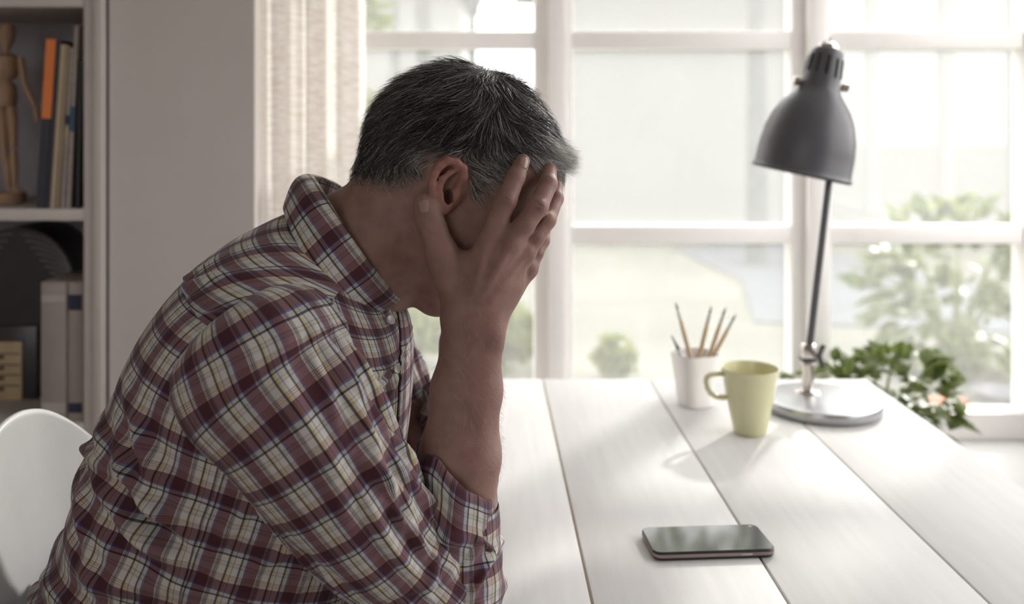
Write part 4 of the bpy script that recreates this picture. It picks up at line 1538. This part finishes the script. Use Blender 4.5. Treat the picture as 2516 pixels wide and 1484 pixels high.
# forearm and hand-back hair
cand2 = np.nonzero((bpy_ > 640) & (bpy_ < 1180) & (hd > .01) & (bpx > 1060) & (np.abs(BV[:, 1] - Y0) < .145) & (BV[:, 1] < Y0))[0]
wgt = np.interp(bpy_[cand2], [640, 800, 900, 1180], [.1, .25, 1, 1]) * np.interp(bpx[cand2], [1060, 1150, 1200, 1230], [.3, .6, 1.2, 1.3])
NB = 1100
pick = rng.choice(cand2, NB, p=wgt / wgt.sum())
rts = BV[pick]
Lb = rng.uniform(.006, .015, NB)


def arm_dir(p, nrm, f):
    d = np.tile(np.array([[.35, 0, -.75]]), (len(p), 1)) + .55 * noise3(p, 120, 4) + nrm * .55
    return d / np.linalg.norm(d, axis=1)[:, None]


vb = rng.uniform(.22, .55, NB)
ah = strands('arm_hair', rts, Lb, rng.uniform(.002, .006, NB), arm_dir, np.full(NB, .00006), (vb[:, None] * np.array([[1.0, .80, .62]])).astype(np.float32), BD.A, man, 5, wave=.0012, seed=8)
ah['label'] = 'fine hairs along the forearm'

# fingernails, laid on the surface the camera side shows
def surf_hit(px_, py_):
    ys = np.arange(.96, 1.118, .0005)
    pts = np.stack([P(px_, py_, y) for y in ys])
    v = samp(BD.A, pts)
    i = int(np.argmax(v < 0))
    p = pts[i]
    return p, grad(BD.A, p[None, :], .002)[0]


def nail(px_, py_, dpx, dpy, w, l):
    c0, nr = surf_hit(px_, py_)
    t = np.array([dpx, 0, -dpy], float)
    t -= nr * (t @ nr); t /= np.linalg.norm(t)
    b_ = np.cross(t, nr)
    n_ = 11
    V = []
    for i in range(n_):
        for j in range(n_):
            a = (j / (n_ - 1) - .5) * 2
            b = (i / (n_ - 1) - .5) * 2
            x = a * w * .5 * (1 - .22 * max(0, -b) ** 2) * (1 - .12 * max(0, b) ** 4)
            z = b * l * .5 * (1 - .14 * a * a)
            V.append(c0 + b_ * x + t * z + nr * (.0006 - a * a * w * .17 - (.0008 * max(0, -b) ** 2)))
    ix = np.arange(n_ * n_).reshape(n_, n_)
    q_ = np.stack([ix[:-1, :-1], ix[:-1, 1:], ix[1:, 1:], ix[1:, :-1]], -1).reshape(-1, 4)
    o = link_mesh('fingernail', np_mesh('fingernail', np.array(V), q_), M['nail'], body)
    md = o.modifiers.new('thick', 'SOLIDIFY'); md.thickness = .0008; md.offset = 0
    return o


nail(1042, 506, -8, -30, .0118, .0150)
nail(1288, 400, 14, -36, .0098, .0130)

# ------------------------------------------------------------------ clothing
def grid_normals(G):
    du = np.gradient(G, axis=1)
    dv = np.gradient(G, axis=0)
    n_ = np.cross(du, dv)
    return n_ / (np.linalg.norm(n_, axis=2)[:, :, None] + 1e-9)


def folds(U, V, specs):
    """each fold: (u, v, direction angle, length, width, height)"""
    out = np.zeros_like(U)
    for (u0, v0, ang, ln, wd, ht) in specs:
        du, dv = U - u0, V - v0
        c, s_ = math.cos(ang), math.sin(ang)
        al = du * c + dv * s_
        pe = -du * s_ + dv * c + .35 * wd * np.sin(al / (wd * 2.6) + u0 * 90)
        env = np.exp(-(al / ln) ** 2 * 1.6)
        x = pe / wd
        out += 1.45 * ht * env * (np.exp(-x ** 2) - .45 * np.exp(-(x - 1.3) ** 2) - .25 * np.exp(-(x + 1.4) ** 2))
    return out


def cloth(name, G, uv, parent, thick=.0012, flip=False):
    n_, m2 = G.shape[:2]
    ix = np.arange(n_ * m2).reshape(n_, m2)
    q_ = np.stack([ix[:-1, :-1], ix[:-1, 1:], ix[1:, 1:], ix[1:, :-1]], -1).reshape(-1, 4)
    if flip: q_ = q_[:, ::-1]
    me = np_mesh(name, G, q_)
    uvl = me.uv_layers.new(name='UVMap')
    uvl.data.foreach_set('uv', uv.reshape(-1, 2)[q_.ravel()].astype(np.float32).ravel())
    o = link_mesh(name, me, M['plaid'], parent)
    if thick:
        md = o.modifiers.new('thick', 'SOLIDIFY'); md.thickness = thick; md.offset = 0
    return o


def mirror_grid(G):
    G2 = G.copy()
    G2[..., 1] = 2 * Y0 - G2[..., 1]
    G2[..., 0] -= .010 * np.clip((G2[..., 0] + .15) / .1, 0, 1)
    return G2


# torso: rings as (back point, front point, half width, squareness)
TR = [((790, 500), (965, 725), .066, 2.0),
      ((748, 515), (990, 762), .082, 2.0),
      ((672, 545), (1003, 815), .142, 2.1),
      ((565, 603), (1006, 875), .188, 2.3),
      ((470, 685), (1004, 950), .205, 2.5),
      ((385, 805), (996, 1040), .205, 2.6),
      ((322, 945), (980, 1150), .198, 2.6),
      ((262, 1090), (950, 1270), .192, 2.6),
      ((212, 1235), (915, 1390), .188, 2.6),
      ((165, 1345), (885, 1490), .188, 2.6),
      ((125, 1484), (850, 1590), .190, 2.6),
      ((92, 1620), (800, 1690), .192, 2.6),
      ((78, 1740), (740, 1790), .192, 2.6)]
M_ = 321
phi = np.linspace(0, 2 * math.pi, M_)          # 0 at the front, pi at the back; near side first
rings = []
for (b, f, hw, sq) in TR:
    B, Fp = c_(*b), c_(*f)
    mid = (B + Fp) / 2; ha = (Fp - B) / 2
    cs, sn = np.cos(phi), np.sin(phi)
    rr = 1 / (np.abs(cs) ** sq + np.abs(sn) ** sq) ** (1 / sq)
    # the back is rounder than the front
    pts = mid[None, :] + (cs * rr)[:, None] * ha[None, :]
    pts[:, 1] -= sn * rr * hw
    rings.append(pts)
NR = 300
T = catmull(rings, NR)
seg = np.linalg.norm(np.diff(T, axis=1), axis=2)
U = np.concatenate([np.zeros((NR, 1)), np.cumsum(seg, 1)], 1)
U = U - U[:, [M_ // 2]]                          # measured from the back seam
ctr = T.mean(1)
vlen = np.concatenate([[0], np.cumsum(np.linalg.norm(np.diff(ctr, axis=0), axis=1))])
colseg = np.concatenate([np.zeros((1, M_)), np.cumsum(np.linalg.norm(np.diff(T, axis=0), axis=2), 0)], 0)
V = colseg - colseg[[int(NR * .45)]] + vlen[int(NR * .45)]
VT = vlen[-1]
r_ = random.Random(21)
fs = []
for k in range(34):                              # crumples across the lower back and flank
    u0 = r_.uniform(-.27, .02); v0 = VT * r_.uniform(.40, .97)
    fs.append((u0, v0, r_.uniform(-.5, .35), r_.uniform(.04, .13), r_.uniform(.007, .015), r_.uniform(.003, .0085)))
for k in range(10):                              # pulls from armpit
    fs.append((r_.uniform(-.30, -.12), VT * r_.uniform(.35, .6), r_.uniform(-1.0, -.3), r_.uniform(.05, .12), r_.uniform(.008, .016), r_.uniform(.003, .006)))
for k in range(8):                               # chest
    fs.append((r_.uniform(-.42, -.30), VT * r_.uniform(.15, .5), r_.uniform(.6, 1.4), r_.uniform(.04, .09), r_.uniform(.006, .012), r_.uniform(.002, .005)))
fs += [(-u, v, -a, l, w, h) for (u, v, a, l, w, h) in fs]
disp = folds(U, V, fs)
amp = np.interp(np.arange(NR) / NR, [0, .12, .3, 1], [0, .25, .8, 1])[:, None]
Nn = grid_normals(T)
if np.mean(Nn[NR // 2, :, 1] * (T[NR // 2, :, 1] - Y0)) < 0: Nn = -Nn
TD = T + Nn * (disp * amp)[:, :, None]
q1, q3 = int(M_ * .255), int(M_ * .745)
U_front = U - U[:, [0]]
U_far = U - U[:, [-1]]
shirt = cloth('shirt', TD[:, q1:q3 + 1], np.stack([U[:, q1:q3 + 1] + .0465 * 40.1, V[:, q1:q3 + 1] * 1.06], 2), man, .0014)
cloth('front_panel', TD[:, :q1 + 1], np.stack([U_front[:, :q1 + 1] + .012, V[:, :q1 + 1] * 1.06], 2), shirt, .0014)
cloth('front_panel', TD[:, q3:], np.stack([U_far[:, q3:] + 4.65 - .02, V[:, q3:] * 1.06], 2), shirt, .0014)
shirt['label'] = 'red, white and navy plaid cotton shirt'

# shoulder yoke: a second layer with its own grain
for side in (0, 1):
    sl = slice(34, 92)
    # near side columns from the back seam round towards the front
    j0, j1 = int(M_ * .235), int(M_ * .5)
    Y_ = (TD + Nn * .0024)[sl, j0:j1 + 1]
    tv = np.linspace(0, 1, Y_.shape[0])[:, None]
    uvy = np.stack([V[sl, j0:j1 + 1] * 1.0 + .01, U[sl, j0:j1 + 1] + .02], 2)
    yf = folds(U[sl, j0:j1 + 1], V[sl, j0:j1 + 1], [(-.13, V[50, 0], 1.2, .05, .010, .004), (-.20, V[60, 0], .9, .05, .008, .004), (-.08, V[70, 0], 1.3, .06, .010, .003)])
    Y_ = Y_ + Nn[sl, j0:j1 + 1] * yf[:, :, None]
    cloth('yoke', mirror_grid(Y_) if side else Y_, uvy, shirt, .0016, flip=bool(side))


def sleeve_loft(ctrs, rads, n_, m2, up=np.array([0, 1.0, 0]), flat=1.0):
    C = catmull(np.array(ctrs), n_)
    R = catmull(np.array(rads)[:, None] if np.ndim(rads[0]) == 0 else np.array(rads), n_)
    Tn = np.gradient(C, axis=0); Tn /= np.linalg.norm(Tn, axis=1)[:, None]
    for _ in range(6):
        Tn[1:-1] = (Tn[:-2] + Tn[1:-1] * 2 + Tn[2:]) / 4
        Tn /= np.linalg.norm(Tn, axis=1)[:, None]
    D = up[None, :] - Tn * (Tn @ up)[:, None]; D /= np.linalg.norm(D, axis=1)[:, None]
    W_ = np.cross(Tn, D)
    a = np.linspace(0, 2 * math.pi, m2)
    rd_ = R[:, [0]]; rw = R[:, [-1]]
    G = C[:, None, :] + (np.cos(a)[None, :] * rd_)[:, :, None] * D[:, None, :] + (np.sin(a)[None, :] * rw)[:, :, None] * W_[:, None, :]
    cum = np.concatenate([[0], np.cumsum(np.linalg.norm(np.diff(C, axis=0), axis=1))])
    rm = R.mean()
    Uu = np.repeat((a * rm * 1.22)[None, :], n_, 0)
    Vv = np.repeat(cum[:, None], m2, 1)
    return G, Uu, Vv


def sleeve(side):
    pre = []
    ctr = [P(578, 790, .972), P(594, 816, .968), P(620, 862, .962), P(654, 930, .956), P(720, 1020, .950), P(803, 1141, .953), P(880, 1250, .960), P(955, 1345, .972), P(1030, 1420, .985), P(1085, 1468, .997), P(1120, 1490, 1.003)]
    #      depth radius, in-view radius
    rad = [(.044, .058), (.064, .078), (.077, .089), (.081, .091), (.077, .083), (.070, .076), (.064, .068), (.058, .060), (.053, .056), (.046, .050), (.020, .022)]
    G, Uu, Vv = sleeve_loft(ctr, rad, 260, 201)
    rr_ = random.Random(5)
    L = Vv.max(); C_ = Uu.max()
    sp = []
    for k in range(26):   # front-of-arm pulls near the armpit fold
        sp.append((C_ * rr_.uniform(.24, .44), L * rr_.uniform(.16, .66), rr_.uniform(1.25, 2.05), rr_.uniform(.03, .07), rr_.uniform(.0045, .009), rr_.uniform(.002, .0048)))
    for k in range(6):
        sp.append((C_ * rr_.uniform(.60, .85), L * rr_.uniform(.3, .7), rr_.uniform(.9, 1.9), rr_.uniform(.03, .07), rr_.uniform(.006, .010), rr_.uniform(.002, .004)))
    for k in range(16):   # elbow bunching
        sp.append((C_ * rr_.uniform(0, 1), L * rr_.uniform(.72, .95), rr_.uniform(-.5, .5), rr_.uniform(.03, .06), rr_.uniform(.005, .010), rr_.uniform(.002, .005)))
    for k in range(8):
        sp.append((C_ * rr_.uniform(.05, .5), L * rr_.uniform(.15, .7), rr_.uniform(1.1, 1.9), rr_.uniform(.05, .10), rr_.uniform(.010, .018), rr_.uniform(.001, .0030)))
    dp = folds(Uu, Vv, sp)
    N_ = grid_normals(G)
    cen = G.mean(1, keepdims=True)
    if np.mean(np.sum(N_ * (G - cen), 2)) < 0: N_ = -N_
    G = G + N_ * dp[:, :, None]
    G[..., 2] = np.maximum(G[..., 2], np.where(G[..., 0] > -.112, DESK_Z + .0015, 0))
    cloth('sleeve', mirror_grid(G) if side else G, np.stack([Uu + .013, Vv * 1.1 + .01], 2), shirt, .0014, flip=bool(side))
    # lower sleeve between elbow and rolled cuff
    c2 = [P(1118, 1500, 1.003), P(1122, 1470, 1.004), P(1126, 1410, 1.004), P(1127, 1350, 1.004), P(1128, 1290, 1.004), P(1129, 1240, 1.004)]
    r2 = [(.022, .026), (.044, .046), (.049, .047), (.047, .044), (.046, .043), (.044, .041)]
    G, Uu, Vv = sleeve_loft(c2, r2, 110, 161)
    C_ = Uu.max(); L = Vv.max()
    sp = [(C_ * rr_.uniform(0, 1), L * rr_.uniform(.1, .95), rr_.uniform(-.9, .9), rr_.uniform(.02, .05), rr_.uniform(.005, .009), rr_.uniform(.002, .0045)) for k in range(18)]
    dp = folds(Uu, Vv, sp)
    N_ = grid_normals(G); cen = G.mean(1, keepdims=True)
    if np.mean(np.sum(N_ * (G - cen), 2)) < 0: N_ = -N_
    G = G + N_ * dp[:, :, None]
    G[..., 2] = np.maximum(G[..., 2], DESK_Z + .0015)
    cloth('lower_sleeve', mirror_grid(G) if side else G, np.stack([Uu + .02, Vv + .025], 2), shirt, .0014, flip=bool(side))
    # rolled cuff: a fat folded band, higher on the inner side
    n_ = 64; m2 = 181
    a = np.linspace(0, 2 * math.pi, m2)
    prof = [(-.010, .0375, 0), (.004, .0410, 0), (.012, .0440, 0), (.016, .0470, 0), (.010, .0500, 0), (-.010, .0520, 0), (-.032, .0528, 0), (-.052, .0510, 0), (-.064, .0485, 0), (-.060, .0450, 0), (-.040, .0430, 0)]
    pr_ = catmull(np.array(prof), n_)
    cc = P(1124, 1180, 1.004)
    axv = np.array([.10, .02, .99]); axv /= np.linalg.norm(axv)
    e1 = np.array([1, 0, -.10]); e1 -= axv * (e1 @ axv); e1 /= np.linalg.norm(e1)
    e2 = np.cross(axv, e1)
    ca, sa = np.cos(a), np.sin(a)
    tilt = -.022 * ca + .002 * sa
    slump = .004 * np.sin(3 * a + 1) + .003 * np.sin(5 * a)
    hgt = pr_[:, [0]] * (1 + .10 * np.sin(2 * a + .6))[None, :] + (tilt + slump)[None, :]
    rad = pr_[:, [1]] * (1 + .035 * np.sin(2 * a + .3) + .02 * np.sin(7 * a))[None, :]
    G = cc + hgt[:, :, None] * axv + (rad * ca)[:, :, None] * e1 * .83 + (rad * sa)[:, :, None] * e2
    su = np.concatenate([[0], np.cumsum(np.linalg.norm(np.diff(pr_[:, :2], axis=0), axis=1))])
    Vv = np.repeat(su[:, None], m2, 1); Uu = np.repeat((a * .047)[None, :], n_, 0)
    sp = [(Uu.max() * rr_.uniform(0, 1), su[-1] * rr_.uniform(.25, .8), rr_.uniform(-.6, .6), rr_.uniform(.02, .05), rr_.uniform(.005, .009), rr_.uniform(.003, .0065)) for k in range(20)]
    dp = folds(Uu, Vv, sp)
    N_ = grid_normals(G)
    out_ = G - (cc + axv * -.02)
    if np.mean(np.sum(N_[n_ // 2] * out_[n_ // 2], 1)) < 0: N_ = -N_
    G = G + N_ * dp[:, :, None]
    cloth('rolled_cuff', mirror_grid(G) if side else G, np.stack([Uu + .03, Vv + .006], 2), shirt, .0016, flip=bool(side))
    # loose corner of the cuff
    A_, B_, C3, D_ = P(1150, 1318, .962), P(1214, 1290, .985), P(1186, 1388, .972), P(1168, 1384, .966)
    s1 = np.linspace(0, 1, 24)[:, None, None]; s2 = np.linspace(0, 1, 24)[None, :, None]
    G = (A_ * (1 - s2) + B_ * s2) * (1 - s1) + (D_ * (1 - s2) + C3 * s2) * s1
    G[..., 1] += -.006 * np.sin(s2[..., 0] * math.pi) * (1 - s1[..., 0] * .5)
    cloth('cuff_corner', mirror_grid(G) if side else G, np.stack([np.repeat(s2[..., 0] * .035, 24, 0), np.repeat(s1[..., 0] * .05, 24, 1)], 2), shirt, .002, flip=bool(side))


sleeve(0)
sleeve(1)

# collar: stand and turned-down leaf, near half then mirrored
fold_l = [c_(768, 434), c_(778, 446, .022), P(800, 482, 1.060), P(838, 545, 1.047), P(888, 620, 1.044), P(938, 685, 1.060), P(978, 722, 1.090)]
out_l = [c_(697, 508), c_(698, 518, .030), P(708, 548, 1.052), P(742, 620, 1.020), P(796, 703, 1.006), P(846, 762, 1.012), P(884, 792, 1.028)]
sta_l = [c_(752, 500), c_(760, 510, .025), P(782, 540, 1.062), P(830, 600, 1.050), P(886, 668, 1.050), P(945, 727, 1.066), P(990, 752, 1.096)]
nl, ml = 90, 34
f1 = catmull(fold_l, nl); o1 = catmull(out_l, nl); s1_ = catmull(sta_l, nl)
q_ = np.linspace(0, 1, ml)[None, :, None]
leafG = f1[:, None, :] * (1 - q_) + o1[:, None, :] * q_
Nl = grid_normals(leafG)
sgn = -1 if np.mean(Nl[:, :, 1]) > 0 else 1
leafG = leafG + sgn * Nl * (.012 * np.sin(np.linspace(0, 1, ml) ** .6 * math.pi))[None, :, None]
cl = np.concatenate([[0], np.cumsum(np.linalg.norm(np.diff(f1, axis=0), axis=1))])
wl = np.linalg.norm(o1 - f1, axis=1)
uvl_ = np.stack([np.linspace(0, 1, ml)[None, :] * .052 + np.zeros((nl, 1)) + .0158, np.repeat(cl[:, None], ml, 1) + .012], 2)
for side in (0, 1):
    cloth('collar_leaf', mirror_grid(leafG) if side else leafG, uvl_, shirt, .0020, flip=bool(side))
    stG = f1[:, None, :] * (1 - q_) + s1_[:, None, :] * q_
    stG[..., 1] += .003
    cloth('collar_stand', mirror_grid(stG) if side else stG, np.stack([np.repeat(cl[:, None], ml, 1), np.linspace(0, 1, ml)[None, :] * .035 + np.zeros((nl, 1))], 2), shirt, .0015, flip=bool(side))

# button placket down the front: a band laid on the torso surface
cols = np.concatenate([np.arange(M_ - 13, M_ - 1), np.arange(0, 22)])
i0, i1 = 20, 200
PG = (TD + Nn * .0026)[i0:i1][:, cols]
pu = np.concatenate([[0], np.cumsum(np.linalg.norm(np.diff(PG.mean(0), axis=0), axis=1))])
pv = np.concatenate([[0], np.cumsum(np.linalg.norm(np.diff(PG.mean(1), axis=0), axis=1))])
cloth('placket', PG, np.stack([np.repeat(pu[None, :], i1 - i0, 0) + .024, np.repeat(pv[:, None], len(cols), 1) + .01], 2), shirt, .0016)
ty, tx = slice(4, 200), slice(2, 90)
fpx, fpy = proj(TD[ty, tx].reshape(-1, 3))
for (bx_, by_) in ((966, 740), (950, 790), (962, 905)):
    k_ = int(np.argmin((fpx - bx_) ** 2 + (fpy - by_) ** 2))
    b0 = TD[ty, tx].reshape(-1, 3)[k_]; n0 = Nn[ty, tx].reshape(-1, 3)[k_]
    b0 = b0 + n0 * .0055
    nb = n0 + np.array([0, -.5, .1])
    lathe('button', [(-.001, .0045), (0, .0052), (.0012, .0054), (.0018, .0046), (.0014, .0034), (.0012, .0)], M['button'], shirt, b0, nb, n=20)
# chest pocket on the near side
pk0 = [P(905, 870, .995), P(985, 868, 1.045)]
s1 = np.linspace(0, 1, 30)[:, None, None]; s2 = np.linspace(0, 1, 24)[None, :, None]
A_, B_, C3, D_ = P(900, 905, 1.00), P(962, 930, 1.040), P(958, 1010, 1.040), P(915, 1000, 1.00)
G = (A_ * (1 - s2) + B_ * s2) * (1 - s1) + (D_ * (1 - s2) + C3 * s2) * s1
G[..., 1] -= .012 * np.sin(s2[..., 0] * math.pi) * np.sin((.25 + .75 * s1[..., 0]) * math.pi)
G[..., 1] += .003 * np.sin(s1[..., 0] * 16 + s2[..., 0] * 5)
cloth('chest_pocket', G, np.stack([np.repeat(s2[..., 0] * .05, 30, 0), np.repeat(s1[..., 0] * .06, 24, 1)], 2), shirt, .0016)

# trousers and shoes (below the frame, for views from the side)
tm = MB()
for sgn in (-1, 1):
    hipc = Vector((-.40, Y0 + sgn * .09, .555)); knee = Vector((.03, Y0 + sgn * .12, .575)); ank = Vector((.02, Y0 + sgn * .12, .10))
    tm.tube([hipc + Vector((-.11, -sgn * .03, .0)), hipc, hipc.lerp(knee, .5), hipc.lerp(knee, .92), knee + Vector((.03, 0, -.03)), knee.lerp(ank, .15) + Vector((.03, 0, 0)), knee.lerp(ank, .6), ank],
            [.085, .092, .082, .068, .066, .064, .056, .058], 20)
    sm_ = MB()
    sm_.loft([[Vector((.02 + x, Y0 + sgn * .12 + wy * math.cos(t), .002 + hz * (.5 + .5 * math.sin(t)) ** .8)) for t in np.linspace(0, 2 * math.pi, 18, endpoint=False)]
              for x, wy, hz in ((-.075, .02, .05), (-.06, .036, .085), (-.01, .040, .095), (.05, .044, .075), (.12, .048, .055), (.17, .042, .042), (.19, .018, .025))])
    sm_.build('shoe', M['shoe'], man)
tm.tube([Vector((-.45, Y0, .74)), Vector((-.43, Y0, .68)), Vector((-.42, Y0, .60)), Vector((-.42, Y0, .53))], [.13, .15, .16, .10], 24)
tm.build('trousers', M['trouser'], man)
